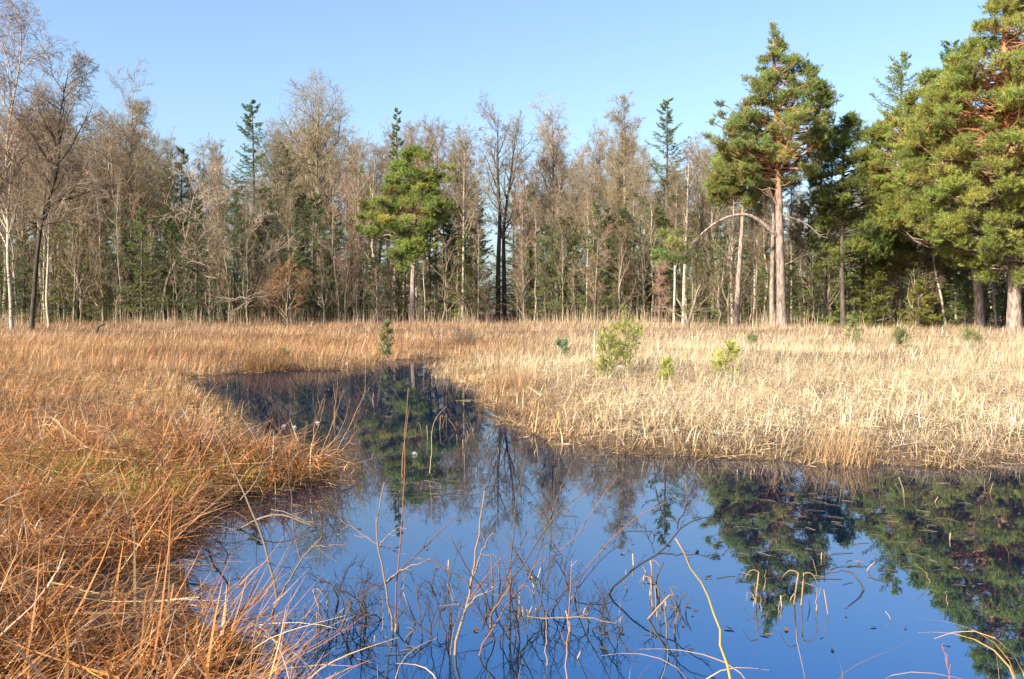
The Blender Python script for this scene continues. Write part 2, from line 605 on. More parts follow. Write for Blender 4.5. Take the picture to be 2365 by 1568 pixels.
def spruce_parts(rg, H, Wd, parent, low=0.03, dens=1.0, col=(0.030, 0.058, 0.026), gap=0.0):
    k = 14
    t = np.linspace(0, 1, k)
    P = np.zeros((1, k, 3))
    P[0, :, 2] = t * H - 0.2 * (t == 0)
    P[0, :, :2] = np.cumsum(rg.normal(size=(k, 2)), 0) * 0.02
    R = (0.012 * H * (1 - t) ** 0.9 + 0.012)[None]
    tk = MB()
    tk.tubes(P, R, 7)
    n1 = int(H * 7.5 * dens)
    prof = lambda tt: Wd * np.clip((1 - tt), 0, 1) ** 0.62 * (0.8 + 0.2 * np.sin(tt * 40)) + 0.22 * (1 - 0.8 * tt ** 8)
    P1, R1 = grow(rg, P, R, n1, low, 0.99, 1.5, 0.15, prof, 6, 0.06, 0.02, 0.012, rmin=0.008)
    # sweep: droop by the weight, tips lift
    s = np.linspace(0, 1, 6)[None, :]
    ln = np.linalg.norm(P1[:, -1] - P1[:, 0], axis=1)[:, None]
    hfrac = (P1[:, 0, 2] / H)[:, None]
    P1[:, :, 2] += ln * (-(0.55 - 0.75 * hfrac) * s + 0.28 * s ** 3)
    tk.tubes(P1, R1, 4)
    l2 = lambda tt: np.maximum(ln * 0.40, 0.10) * (1.05 - 0.7 * tt)
    P2, R2 = grow(rg, P1, R1, 13, 0.15, 1.0, 0.85, 0.2, l2, 3, 0.08, -0.10, 0.02, rmin=0.005, plane=0.25)
    fo = MB()
    c = np.array(col)
    c2 = np.repeat(np.tile(c, (len(P1), 1)) * np.exp(rg.normal(size=(len(P1), 1)) * 0.18), 13, 0)
    V, cc = needles(rg, P2, 26, 0.12, 0.028, 0.0, c2, 0.16, 0.7, -0.1)
    fo.tris(V, cc)
    V, cc = needles(rg, P1, 16, 0.10, 0.026, 0.1, c, 0.15, 0.7, 0)
    fo.tris(V, cc)
    # leader
    V, cc = needles(rg, P[:, -2:], 46, 0.09, 0.018, 0.0, c, 0.15, 0.8, 0.4)
    fo.tris(V, cc)
    tk.build('trunk', M['spruce_bark'], parent)
    fo.build('crown', M['needle'], parent, smooth=False)


def spruce(label, px, D, topy, wpx, seed, group=None, **kw):
    rg = np.random.default_rng(seed)
    b = at(px, 760, D)
    b[2] = float(height([b[0]], [b[1]])[0])
    H = at(px, topy, D)[2] - b[2]
    o = thing('spruce_tree', label, 'spruce', tuple(b), group)
    spruce_parts(rg, H, wpx * D / F / 2, o, **kw)
    return o


def pine(label, trunk_px, D, r0, profile, npads, seed, col=(0.085, 0.115, 0.032), pad=(0.5, 0.95), tuft=60, needle=(0.15, 0.017),
         extra=(), hang=(), depth=1.0, hwmax=9.0, limbs=(), name='pine_tree', rise=0.25, nn=34, barkm='pine_bark', fill=1.0):
    """Scots pine. profile: (py, left px, right px) rows of the crown outline; extra: (px, py, radius m) single pads; limbs: px polylines"""
    rg = np.random.default_rng(seed)
    P, b = trunk_line(trunk_px, D, rg, 22, 0.03)
    o = thing(name, label, 'pine', tuple(b))
    k = P.shape[1]
    t = np.linspace(0, 1, k)
    R = (r0 * (1 - t) ** 0.7 + 0.02)[None]
    R[0, 0] *= 1.35
    R[0, 1] *= 1.12
    tk, fo = MB(), MB()
    tk.tubes(P, R, 12)
    pf = np.array(profile, float)
    z = np.array([at(W_ / 2, y, D)[2] for y in pf[:, 0]]) - b[2]
    xl = (pf[:, 1] - W_ / 2) * D / F - b[0]
    xr = (pf[:, 2] - W_ / 2) * D / F - b[0]
    oz = np.argsort(z)
    z, xl, xr = z[oz], xl[oz], xr[oz]
    zz = np.linspace(z[0], z[-1], 300)
    L_, R_ = np.interp(zz, z, xl), np.interp(zz, z, xr)
    wts = (R_ - L_) ** 1.3 + 0.45
    wts /= wts.sum()
    pads = []
    for _ in range(npads):
        q = rg.choice(300, p=wts)
        hw, cx = (R_[q] - L_[q]) / 2, (R_[q] + L_[q]) / 2
        pr = min(rg.uniform(*pad) * (1.25 if rg.random() < 0.2 else 1.0), max(hw * 0.9, 0.25))
        u = np.clip(rg.normal() * 0.62, -1, 1) if rg.random() < 0.66 else rg.choice([-1, 1]) * rg.uniform(0.75, 1)
        he = min(hw, hwmax) * depth
        v = rg.uniform(-1, 1) * math.sqrt(max(1 - u * u, 0.02))
        if rg.random() < 0.5:
            v = math.copysign(abs(v) ** 0.5, v) * min(1, math.sqrt(max(1 - u * u, 0.02)) + .1)
        pads.append((cx + max(hw - pr * (rg.uniform(0.1, 0.9) if hw > 0.8 else 0.7), 0) * u, v * max(he - pr * 0.6, 0.1), zz[q] - pr * 0.2, pr))
    for x, y, pr in extra:
        w3 = at(x, y, D) - b
        pads.append((w3[0], rg.normal() * 0.3, w3[2], pr))
    nh = len(hang)
    for x, y, pr, _a in hang:
        w3 = at(x, y, D) - b
        pads.append((w3[0], rg.normal() * 0.35 - 0.5, w3[2], pr))
    pads = np.array(pads)
    C = pads[:, :3]
    # branch from the trunk to each pad
    tz = P[0, :, 2]
    rad_d = np.hypot(C[:, 0] - np.interp(C[:, 2], tz, P[0, :, 0]), C[:, 1])
    z0 = np.clip(C[:, 2] - rad_d * rise - 0.1, tz[2], tz[-1] * 0.985)
    A = np.stack([np.interp(z0, tz, P[0, :, 0]), np.interp(z0, tz, P[0, :, 1]), z0], 1)
    for q in range(nh):
        ax_ = at(*hang[q][3], D) - b
        A[len(C) - nh + q] = (ax_[0], -0.45, ax_[2])
        rad_d[len(C) - nh + q] = 0.6
    kb = 7
    s = np.linspace(0, 1, kb)[None, :, None]
    PB = A[:, None] * (1 - s) + C[:, None] * s
    bow = (np.sin(s * PI) * (rad_d * rg.uniform(-0.05, 0.22, len(C)))[:, None, None]) * np.array([0, 0, -1.0])
    PB = PB + bow + rg.normal(size=PB.shape) * 0.05 * np.minimum(rad_d, 3)[:, None, None] * np.sin(s * PI)
    rb = np.clip(0.016 * rad_d + 0.012, 0.015, np.maximum(np.interp(z0, tz, R[0]) * 0.5, 0.02))
    RB = rb[:, None] * np.linspace(1, 0.35, kb)[None]
    tk.tubes(PB, RB, 5, seed=3)
    tw_all, c_all = [], []
    col = np.array(col)
    for (cx, cy, cz, pr), pb in zip(pads, PB):
        n = max(12, int(tuft * 1.35 * fill * pr * pr / 0.5))
        d = norm(rg.normal(size=(n, 3)) + np.array([0, 0, 0.6]))
        q = d * (rg.random((n, 1)) ** 0.45) * pr * np.array([1.05, 1.05, 0.6]) * np.where(rg.random((n, 1)) < 0.3, rg.uniform(1.0, 1.6, (n, 1)), 1.0)
        tip = np.array([cx, cy, cz]) + q
        hub = pb[-1] * 0.5 + pb[-2] * 0.5 if rg.random() < 0.5 else pb[-1]
        ax = norm(q / pr * 0.9 + np.array([0, 0, 0.55]) + rg.normal(size=(n, 3)) * 0.35)
        st = tip - ax * 0.26
        mid = hub * 0.45 + st * 0.55 + np.array([0, 0, -0.06]) * pr
        PT = np.stack([np.tile(hub, (n, 1)), mid, st], 1)
        sub = rg.random(n) < 0.45
        tk.tubes(PT[sub], np.tile(np.array([0.016, 0.011, 0.007]), (sub.sum(), 1)), 3, seed=5)
        tw_all.append(np.stack([st, (st + tip) / 2 + rg.normal(size=(n, 3)) * 0.01, tip], 1))
        c_all.append(np.tile(0.92 * col * math.exp(np.clip(rg.normal(), -2, 1.4) * 0.2) * np.array([math.exp(rg.normal() * 0.10), 1, 1]), (n, 1)))
    TW, CT = np.concatenate(tw_all), np.concatenate(c_all)
    V, cc = needles(rg, TW, nn, needle[0], needle[1], 0.1, CT, 0.15, 0.75, 0.12, tipn=5)
    fo.tris(V, cc)
    for lp, lr in limbs:
        W3 = np.array([at(x, y, D) for x, y in lp]) - b
        s0 = np.concatenate([[0], np.cumsum(np.linalg.norm(np.diff(W3, axis=0), axis=1))])
        tt = np.linspace(0, s0[-1], 12)
        Q = np.stack([np.interp(tt, s0, W3[:, c]) for c in range(3)], 1)
        Q[:, 1] = np.linspace(0, -0.5, 12)
        Q[1:-1] = (Q[:-2] + 2 * Q[1:-1] + Q[2:]) / 4
        lm = MB()
        lm.tubes(Q[None], (lr * np.linspace(1, 0.35, 12))[None], 7)
        P2, R2 = grow(rg, Q[None], (lr * np.linspace(1, 0.35, 12))[None], 7, 0.35, 1.0, 0.8, 0.3, lambda t: 0.5 + 0 * t, 5, 0.25, 0.03, 0.04)
        lm.tubes(P2, R2, 4)
        lm.build('limb', M[barkm], o)
    tk.build('trunk', M[barkm], o)
    fo.build('crown', M['needle'], o, smooth=False)
    return o


# ------------------------------------------------------------------ the wood: trees one can tell apart
EVERY = 'trees of the wood edge'
# big pines on the drier ground
pine('tall Scots pine with a narrow spire top and pinkish trunk, free in the pale grass', [(1806, 768), (1803, 640), (1800, 520), (1797, 400), (1792, 250), (1787, 120), (1786, 52)], 52, 0.26,
     [(50, 1780, 1794), (95, 1768, 1806), (125, 1756, 1826), (150, 1744, 1862), (185, 1738, 1896), (225, 1722, 1905), (262, 1690, 1912), (300, 1668, 1908), (345, 1655, 1900), (385, 1690, 1880), (420, 1740, 1850)],
     215, 11, col=(0.215, 0.25, 0.07), pad=(0.28, 0.6), tuft=66, rise=0.3,
     extra=[(1786, 56, .2), (1786, 66, .24), (1788, 78, .26), (1785, 90, .28), (1790, 100, .3), (1782, 112, .32), (1793, 120, .32), (1776, 130, .34), (1800, 140, .36), (1788, 130, .34), (1722, 178, .3), (1735, 190, .3), (1745, 205, .3), (1660, 240, .32), (1668, 262, .4), (1640, 285, .3), (1638, 312, .4), (1650, 330, .45), (1672, 350, .5), (1870, 158, .5), (1885, 200, .4), (1902, 245, .4), (1908, 285, .35),
            (1905, 320, .4), (1690, 385, .5), (1720, 410, .5), ],
     hang=[(1545, 560, .62, (1612, 548)), (1520, 585, .55, (1612, 548)), (1570, 575, .5, (1612, 548)), (1545, 600, .6, (1612, 548)), (1515, 612, .42, (1612, 548)), (1580, 600, .45, (1612, 548)), (1530, 540, .5, (1612, 548)), (1560, 540, .42, (1612, 548)), (1598, 548, .3, (1612, 548))],
     limbs=[([(1795, 545), (1765, 520), (1740, 500), (1715, 494), (1680, 500), (1640, 520), (1612, 545)], 0.135), ([(1803, 495), (1840, 508), (1865, 522), (1885, 545), (1905, 552)], 0.055), ([(1797, 478), (1780, 456), (1762, 444)], 0.08),
            ([(1806, 388), (1850, 392), (1880, 400)], 0.06), ([(1800, 618), (1830, 600), (1868, 584)], 0.03)])
pine('second slimmer pine trunk pressed close behind the tall spire pine', [(1783, 762), (1783, 640), (1786, 520), (1789, 400), (1780, 330)], 54, 0.15,
     [(320, 1755, 1800), (360, 1700, 1810), (400, 1690, 1800), (440, 1730, 1790)], 22, 12, col=(0.215, 0.25, 0.07), tuft=50)
pine('thin leaning pine with long bare trunk beside the tall spire pine', [(1697, 750), (1706, 640), (1714, 520), (1719, 420), (1722, 340)], 56, 0.16,
     [(318, 1690, 1740), (350, 1655, 1760), (390, 1632, 1765), (425, 1622, 1762), (455, 1640, 1750), (480, 1660, 1735)], 66, 13, col=(0.252, 0.293, 0.072), pad=(.4, .75), tuft=44)
pine('huge broad pine at the right edge, crown reaching over the frame', [(2342, 768), (2338, 640), (2334, 500), (2328, 350), (2320, 180), (2318, 20), (2316, -70)], 47, 0.34,
     [(-60, 2290, 2345), (0, 2258, 2400), (60, 2235, 2430), (110, 2205, 2460), (160, 2165, 2490), (220, 2128, 2520), (290, 2100, 2560), (360, 2085, 2590), (430, 2080, 2600), (500, 2105, 2600), (560, 2160, 2580), (610, 2240, 2500), (640, 2270, 2460)],
     760, 14, col=(0.285, 0.315, 0.066), pad=(0.32, 0.68), tuft=56, rise=0.12, hwmax=4.6,
     limbs=[([(2336, 420), (2290, 380), (2250, 372), (2215, 380)], 0.07), ([(2330, 330), (2290, 315), (2240, 318)], 0.06)])
pine('middle pine with dense olive crown between the tall spire pine and the huge edge pine', [(2262, 752), (2258, 660), (2235, 560), (2190, 440), (2150, 330), (2135, 230)], 53, 0.24,
     [(165, 2120, 2160), (200, 2100, 2190), (250, 2060, 2230), (300, 2010, 2240), (360, 1985, 2240), (430, 1990, 2230), (490, 2020, 2220), (540, 2050, 2180)], 380, 15, col=(0.277, 0.301, 0.062), pad=(.32, .66), tuft=54)
pine('loose crowned pine just right of the tall spire pine', [(1948, 752), (1945, 620), (1945, 480), (1950, 350), (1955, 265)], 54, 0.15,
     [(255, 1945, 1965), (290, 1925, 1990), (330, 1890, 2025), (390, 1868, 2045), (450, 1860, 2060), (510, 1890, 2045), (560, 1910, 2050), (600, 1930, 2040)], 170, 16, col=(0.20, 0.24, 0.055), barkm='spruce_bark', pad=(.3, .62), tuft=52)
pine('low branched dark pine in the shade under the middle pine', [(2080, 752), (2076, 640), (2074, 520), (2078, 430)], 57, 0.16,
     [(425, 2060, 2100), (470, 2030, 2130), (520, 2015, 2150), (580, 2010, 2170), (640, 2030, 2190)], 75, 17, col=(0.168, 0.216, 0.058), tuft=50)
pine('bushy bright green pine alone in the middle of the bare wood', [(951, 745), (953, 640), (956, 520), (960, 430), (965, 345)], 66, 0.2,
     [(335, 950, 975), (360, 915, 995), (395, 895, 1005), (425, 890, 1010), (455, 870, 1020), (490, 840, 1035), (520, 850, 1005), (550, 880, 980), (580, 900, 985), (615, 925, 975)], 80, 18, col=(0.25, 0.30, 0.068), pad=(.35, .7), tuft=84, rise=0.1,
     extra=[(965, 345, .4), (945, 360, .5), (980, 368, .5), (920, 385, .6), (900, 410, .5), (930, 430, .7), (905, 440, .6), (960, 400, .6), (1000, 395, .5), (1015, 405, .5), (1035, 415, .45), (1058, 413, .35), (1045, 388, .4), (1025, 385, .4),
            (835, 468, .5), (850, 485, .6), (830, 500, .4), (880, 470, .7), (910, 480, .7), (940, 470, .7), (975, 460, .75), (1005, 470, .7), (1035, 478, .6), (1050, 490, .4), (890, 500, .6), (985, 490, .7), (826, 525, .42), (845, 535, .5), (870, 540, .55), (900, 548, .55),
            (930, 540, .55), (905, 590, .5), (930, 578, .55), (960, 575, .6), (985, 570, .5), (1002, 566, .35), (950, 600, .5), (970, 590, .5), (915, 610, .4)], depth=0.8)

# spruces
SPR = [  # label, px, D, top y, width px, seed, colour, dens
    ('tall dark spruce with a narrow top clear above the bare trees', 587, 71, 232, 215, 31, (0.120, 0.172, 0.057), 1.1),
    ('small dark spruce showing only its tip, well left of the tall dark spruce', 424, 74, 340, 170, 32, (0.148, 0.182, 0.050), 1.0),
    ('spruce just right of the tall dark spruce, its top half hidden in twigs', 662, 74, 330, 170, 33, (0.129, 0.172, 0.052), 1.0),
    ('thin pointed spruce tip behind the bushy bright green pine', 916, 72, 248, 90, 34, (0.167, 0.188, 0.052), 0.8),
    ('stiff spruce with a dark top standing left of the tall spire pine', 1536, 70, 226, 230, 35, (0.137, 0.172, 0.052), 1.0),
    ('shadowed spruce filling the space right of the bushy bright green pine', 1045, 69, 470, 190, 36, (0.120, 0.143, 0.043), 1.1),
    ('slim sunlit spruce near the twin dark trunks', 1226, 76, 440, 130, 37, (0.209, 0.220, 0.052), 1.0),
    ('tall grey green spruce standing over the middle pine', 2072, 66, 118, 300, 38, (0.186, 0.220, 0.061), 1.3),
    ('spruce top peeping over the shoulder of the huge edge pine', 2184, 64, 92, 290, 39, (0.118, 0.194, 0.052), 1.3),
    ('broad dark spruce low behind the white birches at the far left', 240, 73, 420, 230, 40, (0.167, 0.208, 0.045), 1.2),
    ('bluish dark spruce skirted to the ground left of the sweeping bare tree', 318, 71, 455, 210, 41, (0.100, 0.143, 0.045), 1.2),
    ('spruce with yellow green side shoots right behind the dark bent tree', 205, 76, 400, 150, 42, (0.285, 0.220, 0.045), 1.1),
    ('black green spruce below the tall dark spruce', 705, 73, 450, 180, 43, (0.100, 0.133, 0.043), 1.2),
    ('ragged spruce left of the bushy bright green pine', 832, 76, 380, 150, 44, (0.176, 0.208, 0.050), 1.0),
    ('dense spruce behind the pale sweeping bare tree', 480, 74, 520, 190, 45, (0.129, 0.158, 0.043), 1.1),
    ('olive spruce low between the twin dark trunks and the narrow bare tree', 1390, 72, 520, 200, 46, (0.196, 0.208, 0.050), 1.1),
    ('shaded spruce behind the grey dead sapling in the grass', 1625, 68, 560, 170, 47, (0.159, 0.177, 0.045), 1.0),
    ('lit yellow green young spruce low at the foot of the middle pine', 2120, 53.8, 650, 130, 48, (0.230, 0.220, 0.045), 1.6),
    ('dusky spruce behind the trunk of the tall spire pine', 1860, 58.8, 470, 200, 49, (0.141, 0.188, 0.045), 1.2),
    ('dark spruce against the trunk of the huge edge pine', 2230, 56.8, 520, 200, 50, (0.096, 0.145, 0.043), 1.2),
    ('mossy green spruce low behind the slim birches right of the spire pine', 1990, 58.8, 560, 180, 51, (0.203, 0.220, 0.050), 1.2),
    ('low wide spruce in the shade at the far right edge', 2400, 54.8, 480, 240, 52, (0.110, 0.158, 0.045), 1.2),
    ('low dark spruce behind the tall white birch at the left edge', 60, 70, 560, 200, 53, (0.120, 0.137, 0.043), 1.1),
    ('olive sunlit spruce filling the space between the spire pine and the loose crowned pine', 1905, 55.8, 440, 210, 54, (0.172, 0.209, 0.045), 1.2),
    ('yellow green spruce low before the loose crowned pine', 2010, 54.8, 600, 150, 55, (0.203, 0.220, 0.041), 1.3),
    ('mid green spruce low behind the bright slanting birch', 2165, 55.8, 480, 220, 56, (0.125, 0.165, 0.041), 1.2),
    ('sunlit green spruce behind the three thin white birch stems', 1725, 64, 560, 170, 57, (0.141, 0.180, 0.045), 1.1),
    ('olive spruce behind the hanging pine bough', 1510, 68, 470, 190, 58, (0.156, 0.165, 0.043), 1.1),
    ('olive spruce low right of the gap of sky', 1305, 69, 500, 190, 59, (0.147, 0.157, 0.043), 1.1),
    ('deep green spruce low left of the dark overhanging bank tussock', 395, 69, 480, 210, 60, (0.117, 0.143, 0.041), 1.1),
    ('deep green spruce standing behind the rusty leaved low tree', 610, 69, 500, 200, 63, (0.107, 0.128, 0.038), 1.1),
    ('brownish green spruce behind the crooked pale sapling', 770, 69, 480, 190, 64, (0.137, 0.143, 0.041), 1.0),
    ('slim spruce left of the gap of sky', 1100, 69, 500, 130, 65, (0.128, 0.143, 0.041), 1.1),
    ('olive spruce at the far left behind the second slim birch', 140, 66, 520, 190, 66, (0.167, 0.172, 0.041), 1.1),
]
for (lb, px, D, ty, wp, sd_, col, de) in SPR:
    spruce(lb, px, D, ty, wp, sd_, col=col, dens=de)

# leafless trees one can tell apart
bare_tree('birch_tree', 'tall white trunked birch at the left edge, its fine red twigs reaching highest', 'birch', [(29, 772), (22, 640), (20, 480), (12, 380), (22, 280), (45, 160), (48, 30)], 50, BIRCH, 61, r=0.095,
          twig=(0.25, 0.175, 0.13), n=(34, 7, 5, 5), t0=0.25, len1=0.27)
bare_tree('bare_tree', 'dark bent bare tree leaning outward beside the tall left birch', 'tree', [(72, 770), (85, 650), (95, 540), (120, 455), (152, 405), (140, 300), (168, 170)], 50, BARE, 62, r=0.13, barkm='dark_bark',
          twig=(0.24, 0.18, 0.13), t0=0.35, len1=0.30, n=(30, 8, 6, 5))
bare_tree('birch_tree', 'second slim birch at the left edge with a broken looking pale foot', 'birch', [(112, 760), (106, 690), (108, 560), (100, 420), (110, 300)], 54, BIRCH, 63, r=0.075)
bare_tree('bare_tree', 'round headed grey bare tree left of the tall dark spruce', 'tree', [(296, 745), (300, 560), (302, 400), (308, 236)], 76, BARE, 64, n=(34, 8, 6, 5))
bare_tree('bare_tree', 'large spreading bare tree right of the tall dark spruce, highest of the middle', 'tree', [(742, 745), (735, 560), (730, 420), (735, 240)], 80, BARE, 65, n=(36, 8, 6, 5), len1=0.4)
bare_tree('bare_tree', 'left of the twin dark trunks standing before the gap of sky', 'tree', [(1150, 742), (1150, 620), (1155, 500), (1148, 400), (1150, 275)], 71, BARE, 66, barkm='dark_bark', r=0.22, t0=0.4)
bare_tree('bare_tree', 'right of the twin dark trunks standing before the gap of sky', 'tree', [(1165, 742), (1163, 620), (1162, 520), (1180, 410), (1192, 300)], 71.5, BARE, 67, barkm='dark_bark', r=0.2, t0=0.4)
bare_tree('bare_tree', 'straight fine twigged bare tree right of the gap of sky', 'tree', [(1272, 742), (1274, 580), (1278, 430), (1276, 288)], 74, BARE, 68, n=(36, 8, 6, 5), twig=(0.37, 0.29, 0.2))
bare_tree('bare_tree', 'narrow upright bare tree with a feathered spindle crown', 'tree', [(1447, 742), (1446, 580), (1442, 430), (1442, 258)], 72, BARE, 69, n=(46, 7, 6, 5), len1=0.2, t0=0.35, ang=0.7)
bare_tree('birch_tree', 'slender white birch stem right of the bushy bright green pine', 'birch', [(1068, 745), (1070, 600), (1071, 450), (1073, 320)], 66, BIRCH, 70, r=0.10)
bare_tree('birch_tree', 'crooked bright white birch between the dead sapling and the leaning pine', 'birch', [(1577, 752), (1580, 640), (1586, 520), (1588, 430), (1592, 350)], 60, BIRCH, 71, r=0.11)
bare_tree('birch_tree', 'short white birch stem under the hanging pine bough', 'birch', [(1556, 745), (1557, 640), (1560, 520), (1562, 420)], 62, BIRCH, 72, r=0.09)
bare_tree('birch_tree', 'pale birch stem just left of the leaning pine', 'birch', [(1691, 750), (1688, 620), (1692, 480), (1690, 380)], 62, BIRCH, 73, r=0.10)
for q, (lb, xs, D) in enumerate([
        ('leftmost of three thin white birch stems between the two pine trunks', [(1738, 756), (1742, 680), (1740, 560), (1745, 460)], 57),
        ('middle of three thin white birch stems between the two pine trunks', [(1749, 756), (1748, 660), (1752, 540), (1750, 440)], 57.5),
        ('wavy birch stem nearest the tall spire pine', [(1764, 756), (1766, 700), (1774, 650), (1762, 580), (1766, 450)], 56),
        ('thin pale birch just right of the tall spire pine', [(1826, 756), (1827, 650), (1824, 540), (1828, 420)], 57),
        ('curved spindly birch a few steps right of the tall spire pine', [(1858, 750), (1852, 660), (1846, 560), (1850, 470)], 58),
        ('leaning stub footed birch among the saplings right of the spire pine', [(1893, 756), (1905, 700), (1902, 600), (1908, 500)], 57),
        ('white birch pair member standing before the loose crowned pine', [(1953, 750), (1950, 640), (1946, 540), (1950, 430)], 59),
        ('bright slanting birch at the foot of the middle pine', [(2186, 756), (2172, 680), (2155, 610), (2150, 520)], 55),
        ('upright thin birch right next to the bright slanting birch', [(2207, 754), (2203, 640), (2198, 560), (2200, 450)], 56),
        ('thin birch by the shaded spruce at the right edge', [(2300, 756), (2296, 680), (2290, 600), (2292, 500)], 54)]):
    bare_tree('birch_tree', lb, 'birch', xs, D, BIRCH, 80 + q, r=0.075, n=(18, 5, 5, 4), len1=0.16, t0=0.4)
bare_tree('bare_tree', 'pale sweeping bare tree with long arching lower boughs in front of dark spruces', 'tree', [(372, 745), (385, 650), (430, 560), (442, 470), (470, 400)], 67, BARE, 101, n=(15, 6, 4, 3), t0=0.2, len1=0.5, ang=1.2, r=0.13,
          twig=(0.46, 0.36, 0.26))
bare_tree('bare_tree', 'low widely branched bare tree throwing sunlit boughs toward the pond', 'tree', [(535, 745), (540, 660), (548, 600), (560, 520)], 65, BARE, 102, n=(15, 6, 4, 3), t0=0.1, len1=0.8, ang=1.3, r=0.10,
          twig=(0.46, 0.35, 0.25))
bare_tree('bare_tree', 'rusty leaved low tree at the foot of the wood below the tall dark spruce', 'tree', [(665, 748), (662, 720), (668, 690), (670, 640)], 64, BARE, 103, n=(16, 7, 5, 4), t0=0.05, len1=0.8, ang=1.1, r=0.07,
          twig=(0.30, 0.175, 0.09))
for q, (lb, xs, D) in enumerate([
        ('crooked pale sapling well left of the bushy bright green pine', [(783, 748), (782, 690), (772, 630), (766, 560), (770, 440)], 65),
        ('straight pale sapling in front of the ragged spruce', [(842, 748), (840, 650), (836, 590), (820, 520), (824, 430)], 66),
        ('thin grey sapling by the big bare tree', [(806, 746), (802, 650), (798, 560), (800, 460)], 67),
        ('pale stem left of the pale sweeping bare tree', [(266, 748), (290, 690), (300, 560), (302, 460)], 68),
        ('greenish stem leaning behind the second left birch', [(165, 748), (182, 660), (185, 560), (190, 420)], 66),
        ('reddish twigged sapling right of the gap of sky', [(1210, 746), (1206, 640), (1205, 540), (1208, 460)], 68),
        ('long thin pale stem rising from the near grass left of the young pines', [(1372, 748), (1376, 650), (1380, 580), (1384, 500)], 62),
        ('fine reddish sapling standing free in the grass behind the young pines', [(1521, 775), (1523, 700), (1522, 660), (1524, 620)], 48)]):
    bare_tree('bare_sapling', lb, 'sapling', xs, D, SAP, 110 + q, n=(14, 5, 4, 3), len1=0.24, r=0.05, twig=(0.36, 0.23, 0.16))

# dead forked sapling in the grass
rg = np.random.default_rng(130)
o = thing('dead_sapling', 'forked grey dead sapling standing in the pale grass left of the spire pine', 'sapling', tuple(gp(1590, 771, 0.1)))
b = np.array(o.location)
D0 = b[1]
tk = MB()
for pl, r_ in [([(1590, 778), (1588, 745), (1582, 725), (1570, 700), (1562, 688)], 0.11), ([(1589, 745), (1598, 720), (1604, 700), (1610, 675), (1620, 655)], 0.085), ([(1584, 738), (1565, 726), (1545, 714), (1528, 705)], 0.05),
               ([(1596, 722), (1612, 716), (1625, 712)], 0.04), ([(1592, 768), (1602, 762), (1612, 757)], 0.03)]:
    Q = np.array([at(x, y, D0) for x, y in pl]) - b
    Q[:, 1] += np.linspace(0, rg.normal() * 0.3, len(Q))
    Q = Q[None]
    R = r_ * np.linspace(1, 0.4, Q.shape[1])[None]
    tk.tubes(Q, R, 7)
    P2, R2 = grow(rg, Q, R, 5, 0.4, 1, 0.7, 0.3, lambda t: 0.5 + 0 * t, 5, 0.2, 0.1, 0.03)
    tk.tubes(P2, R2, 4)
    P3, R3 = grow(rg, P2, R2, 4, 0.2, 1, 0.7, 0.3, lambda t: 0.22 + 0 * t, 3, 0.2, 0.05, 0.03)
    tk.tubes(P3, R3, 3)
tk.build('trunk', M['bare_bark'], o)


# ------------------------------------------------------------------ the wood: ranks of trees grown from a few kinds
def proto_bare(name, cat, st, seed, H, twig=None):
    rg = np.random.default_rng(seed)
    k = 16
    t = np.linspace(0, 1, k)
    P = np.zeros((1, k, 3))
    P[0, :, 2] = t * H
    P[0, 0, 2] = -0.25
    P[0, :, :2] = np.cumsum(rg.normal(size=(k, 2)), 0) * 0.010 * H * 0.7
    P[0, :, :2] -= P[0, 0, :2]
    R = (st['r'] * H * (1 - t) ** 0.75 + 0.012)[None]
    o = thing(name, name, cat)
    bare_parts(rg, P, R, st, H, o, twig)
    return o


PB = [proto_bare('bare_tree', 'tree', dict(BARE, n=(20 + 2 * q, 7, 5, 4), len1=0.22 + 0.025 * q, t0=0.38 + 0.05 * (q % 3)), 200 + q, 15.0, tw)
      for q, tw in enumerate([(0.235, 0.178, 0.105), (0.215, 0.155, 0.098), (0.26, 0.205, 0.122), (0.20, 0.155, 0.09), (0.23, 0.168, 0.105)])]
PBI = [proto_bare('birch_tree', 'birch', dict(BIRCH, t0=0.32 + 0.05 * q), 220 + q, 14.0) for q in range(3)]
PSA = [proto_bare('bare_sapling', 'sapling', SAP, 230 + q, 5.0, tw) for q, tw in enumerate([(0.20, 0.135, 0.078), (0.165, 0.125, 0.075), (0.22, 0.165, 0.10)])]
PSP = []
for q in range(4):
    o = thing('spruce_tree', 'x', 'spruce')
    spruce_parts(np.random.default_rng(240 + q), 11.0, (1.9, 2.3, 1.6, 2.6)[q], o, dens=(1.0, 1.1, 0.9, 1.2)[q], col=((0.15, 0.185, 0.06), (0.11, 0.145, 0.055), (0.19, 0.21, 0.06), (0.15, 0.18, 0.06))[q])
    PSP.append(o)
H0 = {id(o): h for L_, h in ((PB, 15.0), (PBI, 14.0), (PSA, 5.0), (PSP, 11.0)) for o in L_}
used = set()
OUT = np.array([(-200, 240), (0, 215), (100, 235), (200, 235), (300, 245), (380, 275), (420, 325), (480, 295), (535, 295), (550, 390), (612, 390), (635, 290), (735, 245), (800, 290), (860, 300), (900, 280), (1000, 265), (1080, 290), (1125, 330), (1160, 350), (1205, 340),
                (1270, 295), (1320, 315), (1400, 275), (1450, 280), (1480, 290), (1500, 350), (1570, 350), (1600, 310), (1640, 300), (1700, 370), (1900, 350), (2000, 330), (2364, 300), (2600, 280)], float)


